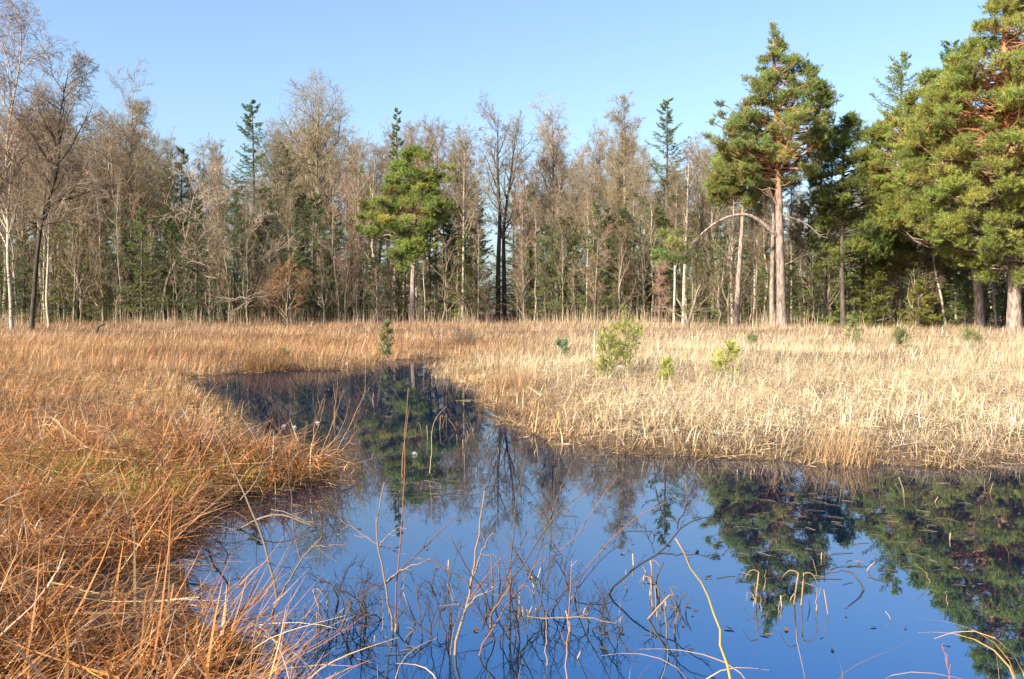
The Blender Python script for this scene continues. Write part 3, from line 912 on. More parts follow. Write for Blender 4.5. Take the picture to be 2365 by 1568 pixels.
def place(pr, px, D, top, rng, label, group=None, wide=1.0):
    b = at(px, 760, D)
    b[2] = float(height([b[0]], [b[1]])[0])
    H = at(px, top + (42 if pr in PB or pr in PBI else 0), D)[2] - b[2]
    s = H / H0[id(pr)]
    sc3 = (s * wide, s * wide, s)
    if id(pr) not in used:
        used.add(id(pr))
        pr.location, pr.rotation_euler, pr.scale = b, (0, 0, rng.uniform(0, 2 * PI)), sc3
        pr['label'] = label
        if group:
            pr['group'] = group
        return pr
    return copy_thing(pr, b, rng.uniform(0, 2 * PI), sc3, label, group)


rng = random.Random(5)
front = []
x = -120
while x < 1690:                                  # front rank of leafless trees
    if not (1095 < x < 1205):
        D = rng.uniform(69, 76)
        front.append((x, D, float(np.interp(x, OUT[:, 0], OUT[:, 1])) + abs(rng.gauss(25, 45)), 'birch' if rng.random() < 0.3 else 'tree'))
    x += rng.uniform(40, 74)
marks = [(29, 'the tall left birch'), (300, 'the round headed grey tree'), (587, 'the tall dark spruce'), (742, 'the large spreading bare tree'), (951, 'the bushy green pine'), (1160, 'the twin dark trunks'), (1447, 'the narrow spindle crowned tree'),
         (1590, 'the forked dead sapling'), (1806, 'the tall spire pine'), (2342, 'the huge edge pine')]
ORD = ['first', 'second', 'third', 'fourth', 'fifth', 'sixth', 'seventh', 'eighth', 'ninth', 'tenth', 'eleventh', 'twelfth']


def ordinal_labels(items, what):
    """one label for each px: its rank counted to the right from the last landmark before it"""
    out, cnt = [], {}
    for px in items:
        m_ = [mk for mk in marks if mk[0] <= px]
        key = m_[-1][1] if m_ else None
        cnt[key] = cnt.get(key, 0) + 1
        k = ORD[min(cnt[key] - 1, 11)]
        out.append(f'{what}, {k} right of {key}' if key else f'{what}, {k} from the far left edge')
    return out


for kind, prs, what in (('tree', PB, 'grey bare tree in the front rank'), ('birch', PBI, 'slim birch in the front rank')):
    it = [f for f in front if f[3] == kind]
    for (px, D, top, _), lb in zip(it, ordinal_labels([f[0] for f in it], what)):
        place(rng.choice(prs), px, D, top, rng, lb, 'front rank of leafless trees', rng.uniform(0.8, 1.1))
# the deeper rows: one cannot tell them apart
for Da, Db, stp in ((78, 88, 46), (90, 104, 54), (106, 124, 60)):
    x = -260
    while x < 2600:
        D = rng.uniform(Da, Db)
        if not (1118 < x < 1200):
            top = float(np.interp(x, OUT[:, 0], OUT[:, 1])) + abs(rng.gauss(8, 28))
            if x > 1690:
                top += 40
            if rng.random() < 0.78:
                place(rng.choice(PB), x, D, top, rng, 'grey bare tree deep in the wood, showing only as twigs behind the front rank', 'bare trees deep in the wood', rng.uniform(0.75, 1.0))
            else:
                place(rng.choice(PBI), x, D, top, rng, 'thin birch deep in the wood, showing only as reddish twigs behind the front rank', 'birches deep in the wood', rng.uniform(0.8, 1.0))
        x += rng.uniform(stp * 0.7, stp * 1.3)
# slim pale stems before the dark spruces
x = -90
its = []
while x < 1660:
    if not (1125 < x < 1190):
        its.append((x, rng.uniform(65.5, 69), rng.uniform(380, 560)))
    x += rng.uniform(44, 90)
for (px, D, top), lb in zip(its, ordinal_labels([i_[0] for i_ in its], 'slim pale birch stem at the wood edge')):
    place(rng.choice(PBI), px, D, top, rng, lb, 'slim pale stems at the wood edge', rng.uniform(0.55, 0.8))
# dark spruces of the understorey
x = -150
its = []
while x < 2560:
    if not (1112 < x < 1186):
        its.append((x, rng.uniform(64.5, 71) if x < 1650 else rng.uniform(55, 61), rng.uniform(430, 650)))
    x += rng.uniform(34, 74)
its = [(a_, max(b_, 68.5) if 860 < a_ < 1040 else b_, c_) for a_, b_, c_ in its]
for (px, D, top), lb in zip(its, ordinal_labels([i_[0] for i_ in its], 'dark spruce low in the understorey')):
    place(rng.choice(PSP), px, D, top, rng, lb if 'twelfth' not in lb else 'dark spruce low in the understorey, far right of ' + lb.split('right of ')[-1], 'understorey spruces', rng.uniform(0.9, 1.4))
x = -200
while x < 2600:
    if not (1122 < x < 1180):
        place(rng.choice(PSP), x, rng.uniform(84, 116), rng.uniform(400, 560), rng, 'spruce far back in the wood, a dark patch between trunks', 'spruces far back in the wood', rng.uniform(1.0, 1.5))
    x += rng.uniform(18, 34)
# thicket of saplings along the foot of the wood
x = -100
its = []
while x < 2420:
    if not (1135 < x < 1172):
        its.append((x, rng.uniform(63.5, 70) if x < 1650 else rng.uniform(55, 59), rng.uniform(520, 700)))
    x += rng.uniform(13, 28)
for (px, D, top) in its:
    place(rng.choice(PSA), px, D, top, rng, 'brown twiggy sapling in the thicket along the foot of the wood', 'saplings along the foot of the wood', rng.uniform(0.9, 1.5))


# ------------------------------------------------------------------ grass, sedge and reeds
def blades(mb, rg, base, L_, az, lean, bend, w0, segs, col, floor=None, power=1.4):
    n = len(base)
    s = np.linspace(0, 1, segs + 1)
    th_ = lean[:, None] + bend[:, None] * s[None] ** power
    ds = (L_ / segs)[:, None]
    thm = (th_[:, 1:] + th_[:, :-1]) / 2
    hx = np.concatenate([np.zeros((n, 1)), np.cumsum(np.sin(thm) * ds, 1)], 1)
    hz = np.concatenate([np.zeros((n, 1)), np.cumsum(np.cos(thm) * ds, 1)], 1)
    dx, dy = np.cos(az)[:, None], np.sin(az)[:, None]
    P = np.stack([base[:, None, 0] + hx * dx, base[:, None, 1] + hx * dy, base[:, None, 2] + hz], -1)
    if floor is not None:
        P[:, :, 2] = np.maximum(P[:, :, 2], floor[:, None] + 0.006)
    phi = rg.random(n) * PI
    perp = np.stack([-np.sin(az), np.cos(az), 0 * az], -1)
    fw = np.stack([np.cos(az) * 0.7, np.sin(az) * 0.7, 0.5 + 0 * az], -1)
    side = np.cos(phi)[:, None] * perp + np.sin(phi)[:, None] * fw
    wv = w0[:, None] * np.maximum(1 - s[None] ** 1.8, 0.12) * 0.5
    off = side[:, None, :] * wv[..., None]
    mb.ribbons(P - off, P + off, col)


def ppx(x, y):
    return W_ / 2 + x * F / np.maximum(y, 0.5)


STRAW, RUSSET, ORANGE, PINKB, OLIVE = (np.array(c) for c in ((0.64, 0.47, 0.28), (0.43, 0.195, 0.068), (0.47, 0.185, 0.046), (0.37, 0.225, 0.14), (0.43, 0.37, 0.07)))


def grass_col(rg, x, y, sd=None):
    px = ppx(x, y)
    wr = 1 / (1 + np.exp(-(px - 1130 - 190 * wob(x, y, 5, 3) - 60 * wob(x, y, 1.5, 33)) / 85))            # right bank: straw
    far = np.clip((y - 30 + 6 * wob(x, y, 9, 4)) / 14, 0, 1)
    c = RUSSET[None] * (1 - wr[:, None]) + STRAW[None] * wr[:, None]
    # left bank far part: warm tan with lighter streaks
    lt = np.clip(0.5 + 0.6 * wob(x, y, 3.0, 5), 0, 1) * (1 - wr)
    lt = lt * np.clip((y - 8) / 5, 0, 1)
    c = c * (1 - 0.6 * lt[:, None]) + np.array([0.60, 0.36, 0.155])[None] * 0.6 * lt[:, None]
    near = np.clip((9 - y) / 3.5, 0, 1) * (1 - wr)
    c = c * (1 - 0.75 * near[:, None]) + ORANGE[None] * 0.75 * near[:, None]
    pk = far * (0.62 + 0.5 * np.clip(wob(x, y, 5, 6) + 0.3, 0, 1))
    c = c * (1 - pk[:, None] * 0.7) + PINKB[None] * pk[:, None] * 0.7
    if sd is not None:
        eg = 0.65 * np.exp(-(np.maximum(sd, 0) / 0.45) ** 2)[:, None]
        c = c * (1 - eg) + np.array([0.36, 0.215, 0.095])[None] * eg
    br = np.exp(rg.normal(size=(len(x), 1)) * 0.42 - 0.03) * np.exp(0.34 * wob(x, y, 0.7, 7) + 0.22 * wob(x, y, 2.6, 8))[:, None]
    hue = np.stack([1 + rg.normal(size=len(x)) * 0.05, np.ones(len(x)), 1 + rg.normal(size=len(x)) * 0.12], 1)
    # some dark rotten blades and some fresh bleached ones
    k = rg.random(len(x))
    c = np.where((k < 0.14)[:, None], c * 0.40, c)
    c = np.where(((k > 0.14) & (k < 0.20))[:, None], c * 0.35 + np.array([0.27, 0.225, 0.18]) * 0.65, c)
    c = np.where((k > 0.86)[:, None], c * 0.4 + np.array([0.66, 0.51, 0.33]) * 0.6, c)
    c = c * (1 - 0.22 * (1 - wr) * np.clip((14 - y) / 6, 0, 1))[:, None]
    return np.clip(0.9 * c * br * hue, 0.01, 0.8)


def scatter(rg, D0, D1, dens, tan=0.68):
    n = int(dens * tan * (D1 ** 2 - D0 ** 2))
    y = np.sqrt(D0 ** 2 + rg.random(n) * (D1 ** 2 - D0 ** 2))
    x = (rg.random(n) * 2 - 1) * tan * y
    return x, y


def tussocky(x, y, s, seed):
    return np.clip(0.55 + 0.7 * wob(x, y, s, seed), 0, 1.3)


rg = np.random.default_rng(1)
# --- near bank, ankle to knee deep orange brown sedge
near = MB()
x, y = scatter(rg, 1.6, 9.5, 500, 0.85)
sd = pond_sd(x, y)
k = (sd > 0.0) & (rg.random(len(x)) < np.clip(0.32 + 1.2 * wob(x, y, 0.55, 1), 0.05, 1)) & ~((y < 4.4) & (ppx(x, y) > 560) & (rg.random(len(x)) < 0.95))
px = ppx(x, y)
pyy = HZ + F * CAMH / y
mossy = np.clip(1.6 - np.hypot((px - 120) / 420, (y - 8.0) / 1.6) * 1.3, 0, 1)          # flat mossy ground
hollow = np.clip(1.6 - np.hypot((px - 300) / 260, (y - 4.9) / 0.62) * 1.6, 0, 1)      # wet hollow
k &= rg.random(len(x)) > 0.9 * np.minimum(mossy * 1.2, 1)
k &= rg.random(len(x)) > 0.92 * hollow
low = (1 - 0.6 * mossy - 0.5 * hollow)[k]
x, y, sd = x[k], y[k], sd[k]
n = len(x)
z = height(x, y, sd)
fl = 1.5 * wob(x, y, 0.8, 12) + 0.9 * wob(x, y, 2.5, 13) + 0.6
az = np.where(rg.random(n) < 0.6, rg.random(n) * 2 * PI, fl + rg.normal(size=n) * 0.9)
L_ = (0.16 + 0.36 * rg.random(n)) * (0.75 + 0.4 * tussocky(x, y, 0.7, 14)) * np.clip(0.6 + sd * 0.8, 0.6, 1)
L_ = np.where(y > 6.0, L_ * 0.66, L_) * low
L_ = np.where(y < 4.4, L_ * 0.6, L_)
flat = np.clip(0.4 + 0.8 * wob(x, y, 0.9, 15), 0, 1)
lean = np.abs(rg.normal(size=n)) * 0.55 + 0.9 * flat * rg.random(n)
bend = 0.3 + 2.5 * rg.random(n)
blades(near, rg, np.stack([x, y, z - 0.01], 1), L_, az, lean, bend, 0.007 + 0.010 * rg.random(n) ** 1.5, 5, grass_col(rg, x, y), z)
# tufts: blades fanning from one foot and arching over
def tufts(mb, rg, cx, cy, nb, L0, L1, wid, colf, spread=0.09, lean=0.5, bend=(0.5, 1.6), segs=6):
    m_ = len(cx)
    X = np.repeat(cx, nb)
    Y = np.repeat(cy, nb)
    a = rg.random(m_ * nb) * 2 * PI
    r = spread * np.sqrt(rg.random(m_ * nb))
    X, Y = X + r * np.cos(a), Y + r * np.sin(a)
    sd_ = pond_sd(X, Y)
    Z = np.maximum(height(X, Y, sd_), -0.02)
    pref = np.repeat(wob(cx, cy, 1.2, 16) * 3, nb)
    a2 = np.where(rg.random(m_ * nb) < 0.5, a, pref) + rg.normal(size=m_ * nb) * 0.5
    Ln = L0 + (L1 - L0) * rg.random(m_ * nb)
    blades(mb, rg, np.stack([X, Y, Z - 0.01], 1), Ln, a2, np.abs(rg.normal(size=m_ * nb)) * lean, bend[0] + (bend[1] - bend[0]) * rg.random(m_ * nb), wid * (0.6 + 0.8 * rg.random(m_ * nb)), segs, colf(rg, X, Y), np.maximum(Z, 0))


x, y = scatter(rg, 2.4, 9.5, 18, 0.85)
sd = pond_sd(x, y)
k = (sd > 0.03) & (ppx(x, y) < np.where(y < 4.4, 500, 900)) & (np.hypot((ppx(x, y) - 120) / 420, (y - 8.0) / 1.6) > 0.85) & (np.hypot((ppx(x, y) - 300) / 240, (y - 4.75) / 0.7) > 1)
tufts(near, rg, x[k], y[k], 24, 0.22, 0.58, 0.0125, lambda r_, X, Y: grass_col(r_, X, Y) * np.repeat(np.exp(r_.normal(size=(len(X) // 24, 1)) * 0.3), 24, 0), 0.07, 0.42, (1.0, 2.8))
# litter of fallen stalks lying on the bank
x, y = scatter(rg, 1.8, 9.5, 620, 0.8)
sd = pond_sd(x, y)
k = (sd > 0.02) & ((ppx(x, y) < 580) | (y > 5)) & (rg.random(len(x)) > 0.75 * (np.hypot((ppx(x, y) - 300) / 240, (y - 4.9) / 0.6) < 1))
x, y, sd = x[k], y[k], sd[k]
n = len(x)
z = height(x, y, sd) + rg.random(n) ** 2 * 0.25
blades(near, rg, np.stack([x, y, z], 1), 0.25 + 0.45 * rg.random(n), rg.random(n) * 2 * PI, 1.35 + 0.3 * rg.normal(size=n), 0.3 * rg.normal(size=n), 0.006 + 0.010 * rg.random(n), 3, grass_col(rg, x, y), z - 0.05)
x, y = scatter(rg, 2.2, 4.4, 900, 0.75)
sd = pond_sd(x, y)
k = (sd > 0.0) & (ppx(x, y) < 640) & (rg.random(len(x)) < np.clip(0.6 + 0.8 * wob(x, y, 0.5, 40), 0, 1))
x, y, sd = x[k], y[k], sd[k]
n = len(x)
z = height(x, y, sd) + rg.random(n) * 0.1
blades(near, rg, np.stack([x, y, z], 1), 0.2 + 0.4 * rg.random(n), rg.normal(size=n) * 0.8 + 0.3, 1.25 + 0.3 * rg.normal(size=n), 0.5 * rg.normal(size=n), 0.005 + 0.008 * rg.random(n), 4, grass_col(rg, x, y) * np.array([1.15, 1.25, 1.4]), z - 0.1)
o = near.build('sedge_grass', M['grass'], smooth=False)
o['kind'] = 'stuff'

# --- moss between the tussocks of the near left bank
ms = MB()
x, y = scatter(rg, 6.8, 10, 3500, 0.75)
sd = pond_sd(x, y)
px = ppx(x, y)
k = (sd > 0.1) & (rg.random(len(x)) < np.clip(0.6 + wob(x, y, 0.5, 21), 0, 1) * np.clip(1.6 - np.hypot((px - 120) / 420, (y - 8.0) / 1.6) * 1.2, 0, 1))
x, y, sd = x[k], y[k], sd[k]
n = len(x)
z = height(x, y, sd)
blades(ms, rg, np.stack([x, y, z], 1), 0.07 + 0.13 * rg.random(n), rg.random(n) * 6.28, rg.random(n) * 0.8, rg.random(n) * 0.8, 0.008 + 0.008 * rg.random(n), 2,
       OLIVE[None] * np.exp(rg.normal(size=(n, 1)) * 0.3) * np.stack([1 + 0.2 * rg.normal(size=n), 1 + 0 * x, 1 + 0 * x], 1), z)
if n:
    o = ms.build('moss', M['grass'], smooth=False)
    o['kind'] = 'stuff'

# --- meadow: straw on the right bank, tan on the left
mid = MB()
x, y = scatter(rg, 8.8, 21, 470, 0.68)
sd = pond_sd(x, y)
k = (sd > -0.12) & (rg.random(len(x)) < np.clip(0.45 + tussocky(x, y, 0.9, 22), 0, 1))
x, y, sd = x[k], y[k], sd[k]
n = len(x)
px = ppx(x, y)
z = np.maximum(height(x, y, sd), 0)
az = np.where(rg.random(n) < 0.5, rg.random(n) * 2 * PI, 2.2 * wob(x, y, 0.8, 23) + rg.normal(size=n) * 0.9 + 0.4)
right = px > 1080
L_ = np.where(right, 0.16 + 0.30 * rg.random(n), 0.10 + 0.22 * rg.random(n)) * (0.7 + 0.45 * tussocky(x, y, 1.1, 25)) * np.clip(0.35 + sd * 0.45, 0.35, 1)
blades(mid, rg, np.stack([x, y, z - 0.01], 1), L_, az, np.abs(rg.normal(size=n)) * 0.65, 0.4 + 2.8 * rg.random(n), 0.0042 + 0.0075 * rg.random(n), 3, grass_col(rg, x, y, sd), z)
x, y = scatter(rg, 9, 21, 3.2, 0.68)
sd = pond_sd(x, y)
k = (sd > 0.05)
tufts(mid, rg, x[k], y[k], 30, 0.22, 0.48, 0.009, lambda r_, X, Y: grass_col(r_, X, Y) * np.repeat(np.exp(r_.normal(size=(len(X) // 30, 1)) * 0.3), 30, 0), 0.12, 0.5, (0.5, 2.2), segs=4)
x, y = scatter(rg, 8.8, 21, 150, 0.68)
sd = pond_sd(x, y)
k = sd > 0.0
x, y, sd = x[k], y[k], sd[k]
n = len(x)
z = height(x, y, sd) + rg.random(n) * 0.22 * np.clip(sd, 0, 1)
blades(mid, rg, np.stack([x, y, z], 1), 0.15 + 0.35 * rg.random(n), rg.random(n) * 2 * PI, 1.3 + 0.4 * rg.normal(size=n), 0.4 * rg.normal(size=n), 0.005 + 0.008 * rg.random(n), 2, grass_col(rg, x, y), z - 0.05)
o = mid.build('meadow_grass', M['grass'], smooth=False)
o['kind'] = 'stuff'

far = MB()
x, y = scatter(rg, 7.5, 34, 20, 0.66)
sd = pond_sd(x, y)
k = (sd > -0.12) & (sd < 0.45)
tufts(far, rg, x[k], y[k], 18, 0.1, 0.34, 0.011, lambda r_, X, Y: grass_col(r_, X, Y, 0 * X) * np.repeat(np.exp(r_.normal(size=(len(X) // 18, 1)) * 0.3), 18, 0), 0.2, 0.7, (0.5, 2.2), 3)
x, y = scatter(rg, 21, 36, 190, 0.68)
sd = pond_sd(x, y)
k = (sd > -0.1) & (rg.random(len(x)) < np.clip(0.5 + tussocky(x, y, 1.6, 26), 0, 1))
x, y, sd = x[k], y[k], sd[k]
n = len(x)
z = np.maximum(height(x, y, sd), 0)
az = 1.5 * wob(x, y, 2.2, 27) + rg.normal(size=n) * 1.0
L_ = (0.25 + 0.33 * rg.random(n)) * (0.65 + 0.5 * tussocky(x, y, 2.0, 28)) * np.clip(0.5 + sd * 0.4, 0.5, 1)
blades(far, rg, np.stack([x, y, z - 0.01], 1), L_, az, np.abs(rg.normal(size=n)) * 0.5, 0.2 + 1.2 * rg.random(n), 0.006 + 0.006 * rg.random(n), 2, grass_col(rg, x, y), z)
x, y = scatter(rg, 36, 80, 48, 0.68)
n = len(x)
z = height(x, y, np.full(n, 9.0))
az = 1.5 * wob(x, y, 3, 29) + rg.normal(size=n) * 1.0
L_ = (0.28 + 0.35 * rg.random(n)) * (0.55 + 0.55 * tussocky(x, y, 3.0, 30))
blades(far, rg, np.stack([x, y, z - 0.01], 1), L_, az, np.abs(rg.normal(size=n)) * 0.5, 0.2 + 1.1 * rg.random(n), 0.010 + 0.012 * rg.random(n), 2, grass_col(rg, x, y), z)
x, y = scatter(rg, 21, 62, 0.30, 0.66)
sd = pond_sd(x, y)
k = sd > 0.3
tufts(far, rg, x[k], y[k], 26, 0.25, 0.75, 0.014, lambda r_, X, Y: grass_col(r_, X, Y) * np.repeat(np.exp(r_.normal(size=(len(X) // 26, 1)) * 0.4), 26, 0), 0.35, 0.5, (0.3, 1.8), 3)
o = far.build('bog_heath', M['grass'], smooth=False)
o['kind'] = 'stuff'

# --- belt of pale reeds along the foot of the wood
rd = MB()
n = 9000
x = rg.uniform(-44, 24, n)
y = np.where(x < 14, rg.uniform(60, 66, n), rg.uniform(50, 57, n)) + 1.5 * wob(x, x, 6, 31)
k = rg.random(n) < np.clip(0.35 + 0.9 * wob(x, y, 5, 32), 0.05, 1)
x, y = x[k], y[k]
n = len(x)
z = height(x, y, np.full(n, 9.0))
c = np.tile(np.array([0.55, 0.41, 0.27]), (n, 1)) * np.exp(rg.normal(size=(n, 1)) * 0.3)
blades(rd, rg, np.stack([x, y, z], 1), 0.5 + 1.0 * rg.random(n), rg.random(n) * 6.28, np.abs(rg.normal(size=n)) * 0.1, 0.3 * rg.random(n), 0.012 + 0.016 * rg.random(n), 3, c)
o = rd.build('reeds', M['grass'], smooth=False)
o['kind'] = 'stuff'

# ------------------------------------------------------------------ young pines in the meadow
YP = [('largest of the yellow green young pines, a ragged bush in the straw', 1450, 862, 742, 80), ('low spreading young pine at the left foot of the largest one', 1415, 880, 790, 85), ('bright young pine sapling right of the largest one', 1680, 876, 805, 64),
      ('thin upright green seedling low in the straw', 1538, 895, 838, 16), ('bluish green seedling left of the large young pine', 1300, 830, 792, 30),
      ('single young pine in the heath in front of the dark shaded pine', 1966, 806, 738, 36), ('young pine on the left bank beyond the pond arm', 897, 828, 752, 30), ('low faint green bush in the heath below the middle pine', 2080, 815, 775, 60),
      ('low faint green bush in the heath near the right edge', 2240, 810, 776, 60), ('sprawling low green bush right of the bright young pine', 1740, 808, 780, 34), ('tiny green shoot on the russet bank far left of the pond arm', 655, 832, 812, 14)]
for q, (lb, px, by, ty, wp) in enumerate(YP):
    rgp = np.random.default_rng(300 + q)
    b = gp(px, by, 0.10)
    D = b[1]
    Hh = at(px, ty, D)[2] - b[2]
    o = thing('young_pine', lb, 'young pine', tuple(b), 'young pines in the meadow')
    k = 8
    P = np.zeros((1, k, 3))
    P[0, :, 2] = np.linspace(-0.05, Hh, k)
    P[0, :, 0] = np.cumsum(rgp.normal(size=k)) * 0.02 * Hh
    R = (0.012 * Hh * np.linspace(1, 0.3, k) + 0.005)[None]
    Wm = wp * D / F
    tk, fo = MB(), MB()
    tk.tubes(P, R, 6)
    P1, R1 = grow(rgp, P, R, int(16 + 12 * Hh), 0.03, 1.0, 1.0, 0.3, lambda t: Wm * 0.75 * (1.0 - 0.6 * t), 5, 0.16, 0.12, 0.02, rmin=0.004)
    tk.tubes(P1, R1, 4)
    P2, R2 = grow(rgp, P1, R1, 6, 0.3, 1.0, 0.7, 0.25, lambda t: np.maximum(Wm * 0.22, 0.1) + 0 * t, 3, 0.1, 0.16, 0.02, rmin=0.004)
    tk.tubes(P2, R2, 3)
    YC = (0.36, 0.37, 0.09) if q < 4 else (0.22, 0.24, 0.085)
    V, cc = needles(rgp, P2, 11, 0.10, 0.014, 0.15, YC if q != 4 else (0.2, 0.3, 0.16), 0.2, 0.8, 0.25)
    fo.tris(V, cc)
    V, cc = needles(rgp, P1, 8, 0.085, 0.012, 0.4, YC if q != 4 else (0.2, 0.3, 0.16), 0.2, 0.8, 0.25)
    fo.tris(V, cc)
    tk.build('trunk', M['bare_bark'], o)
    fo.build('crown', M['needle'], o, smooth=False)


# ------------------------------------------------------------------ bare shrubs, stems and dead wood, in and by the water
def shrub(name, label, cat, base, stems, n2, l2, seed, dark=0.0, r=0.006, dsp=0.25, group=None, D=None, cols=None, n3=0, z0=0.0, up=0.08):
    """stems: list of (points px, radius) drawn at the distance of the base, spread in depth"""
    rgs = np.random.default_rng(seed)
    b = gp(base[0], base[1], z0) if D is None else at(base[0], base[1], D)
    D_ = b[1]
    o = thing(name, label, cat, tuple(b), group)
    tip = np.array((0.20, 0.105, 0.062))
    wood = np.array((0.30, 0.23, 0.16))
    for q, (pl, rr_) in enumerate(stems):
        a_ = MB()
        t_ = a_
        W3 = np.array([at(x, y, D_) for x, y in pl]) - b
        s0 = np.concatenate([[0], np.cumsum(np.linalg.norm(np.diff(W3, axis=0), axis=1))])
        k = 12
        tt = np.linspace(0, s0[-1], k)
        Q = np.stack([np.interp(tt, s0, W3[:, c]) for c in range(3)], 1)
        Q[1:-1] = (Q[:-2] + 2 * Q[1:-1] + Q[2:]) / 4
        Q[:, 1] += np.linspace(0, 1, k) ** 1.2 * rgs.normal() * dsp
        Q += rgs.normal(size=Q.shape) * 0.003
        if Q[0, 2] + b[2] < 0.03:
            Q[0, 2] = -0.06 - b[2]
        R = rr_ * (0.72 if rr_ < .011 else 0.9) * np.linspace(1, 0.45, k)
        cs = cols[q % len(cols)] if cols else wood * (1 - dark) + np.array((0.035, 0.025, 0.018)) * dark
        cs = np.array(cs)
        pc = cs[None] * (1 - np.linspace(0, 1, k)[:, None] * 0.6 * (1 - dark)) + tip[None] * np.linspace(0, 1, k)[:, None] * 0.6 * (1 - dark)
        s_ = 6
        a_.tubes(Q[None], R[None], s_, None, seed=q, cap=True)
        a_.C[-2] = np.repeat(pc, s_, 0)
        a_.C[-1] = pc[-1:]
        # buds along the stem
        if n2:
            P2, R2 = grow(rgs, Q[None], R[None], n2, 0.25, 0.98, 0.6, 0.25, lambda t: l2 * (1.1 - 0.6 * t), 6, 0.10, up, 0.012, rmin=0.0016)
            t_.tubes(P2, R2, 4, cs * 0.7 + tip * 0.3 * (1 - dark))
            if n3:
                P3, R3 = grow(rgs, P2, R2, n3, 0.2, 1, 0.7, 0.2, lambda t: l2 * 0.4 + 0 * t, 4, 0.12, 0.05, 0.012, rmin=0.0013)
                t_.tubes(P3, R3, 3, cs * 0.6 + tip * 0.35 * (1 - dark))
        a_.build('stem', M['stem'], o)
    return o


def z3(x, y):     # zoomed picture 700..1300 x 1100..1658 at 2.81 -> px
    return ((700 + x / 2.81) * 0.9456, (1100 + y / 2.81) * 0.9456)


def z4(x, y):
    return ((1200 + x / 2.81) * 0.9456, (1100 + y / 2.81) * 0.9456)


def z6(x, y):     # 400..800, 1150..1658 at 3.087
    return ((400 + x / 3.087) * 0.9456, (1150 + y / 3.087) * 0.9456)


def z2(x, y):     # 450..1350, 800..1250 at 2.628
    return ((450 + x / 2.628) * 0.9456, (800 + y / 2.628) * 0.9456)


PALE, GREY, REDB, DARK = (0.26, 0.19, 0.125), (0.15, 0.11, 0.075), (0.19, 0.09, 0.055), (0.055, 0.038, 0.028)
shrub('bare_shrub', 'crooked grey willow stems leaning out of the water by the near left bank', 'shrub', z6(805, 1095),
      [([z6(805, 1095), z6(860, 985), z6(1030, 680), z6(1120, 560), z6(1230, 450)], .010), ([z6(855, 980), z6(780, 660), z6(720, 520), z6(620, 310), z6(570, 225), z6(455, 20), z6(380, -160), z6(240, -330), z6(150, -430)], .010),
       ([z6(1030, 670), z6(985, 400), z6(970, 0), z6(965, -120)], .005), ([z6(575, 220), z6(720, 70), z6(800, -90), z6(960, -250)], .006), ([z6(1115, 565), z6(1235, 540), z6(1330, 500)], .004)], 4, .16, 400, .45, dsp=.15)
shrub('bare_shrub', 'dark low tangle of dead twigs at the edge of the near left bank', 'shrub', z6(500, 880),
      [([z6(500, 890), z6(450, 730), z6(415, 620), z6(440, 480)], .009), ([z6(350, 880), z6(270, 790), z6(180, 640)], .008), ([z6(450, 700), z6(530, 590), z6(520, 480)], .006), ([z6(540, 920), z6(640, 980), z6(700, 1030)], .006),
       ([z6(450, 700), z6(580, 705), z6(690, 760)], .004), ([z6(900, 660), z6(1000, 690), z6(1170, 655)], .004)], 5, .22, 401, .9, dsp=.3, n3=3)
shrub('fallen_branch', 'pale arched dead branch lying half in the water off the left bank', 'branch', z6(590, 440),
      [([z6(420, 455), z6(590, 440), z6(700, 360), z6(830, 325), z6(960, 350), z6(1080, 410), z6(1150, 435)], .012), ([z6(905, 545), z6(1000, 465), z6(1080, 440)], .007), ([z6(800, 290), z6(930, 310), z6(1070, 380), z6(1160, 375)], .006)], 3, .15, 402, .15, dsp=.1)
shrub('bare_shrub', 'tall straight reddish stems with a pale forked one, standing in the pond left of centre', 'shrub', z3(740, 1235),
      [([z3(742, 1240), z3(745, 900), z3(770, 700), z3(795, 400), z3(800, 150), z3(795, -20), z3(812, -200), z3(826, -410)], .0062), ([z3(730, 1230), z3(690, 1000), z3(668, 880), z3(630, 670), z3(612, 560), z3(640, 380), z3(668, 215)], .008),
       ([z3(628, 650), z3(530, 580), z3(445, 530), z3(365, 470)], .005), ([z3(632, 660), z3(690, 570), z3(805, 465)], .005), ([z3(675, 910), z3(780, 800), z3(900, 740), z3(1010, 675)], .006), ([z3(680, 915), z3(820, 800), z3(985, 610), z3(1180, 440)], .006),
       ([z3(670, 950), z3(560, 900), z3(465, 850)], .005), ([z3(690, 900), z3(600, 960), z3(490, 1020), z3(390, 1070)], .006), ([z3(640, 650), z3(770, 725)], .004), ([z3(752, 1180), z3(790, 900), z3(860, 800)], .004)],
      3, .10, 403, 0.0, dsp=.12, cols=[REDB, PALE, PALE, PALE, PALE, DARK, DARK, DARK, PALE, REDB])
shrub('bare_shrub', 'low dark snarl of twigs around the foot of the reddish stems', 'shrub', z3(560, 1160),
      [([z3(560, 1165), z3(490, 1020), z3(340, 970), z3(200, 900), z3(60, 865)], .006), ([z3(560, 1165), z3(520, 1040), z3(475, 800)], .005), ([z3(600, 1170), z3(500, 1150), z3(400, 1060)], .006), ([z3(440, 1160), z3(560, 1080), z3(640, 1110)], .005),
       ([z3(330, 1130), z3(330, 1000), z3(370, 880)], .004), ([z3(660, 1170), z3(600, 1090), z3(500, 1060)], .005)], 6, .13, 404, .95, dsp=.25, n3=3)
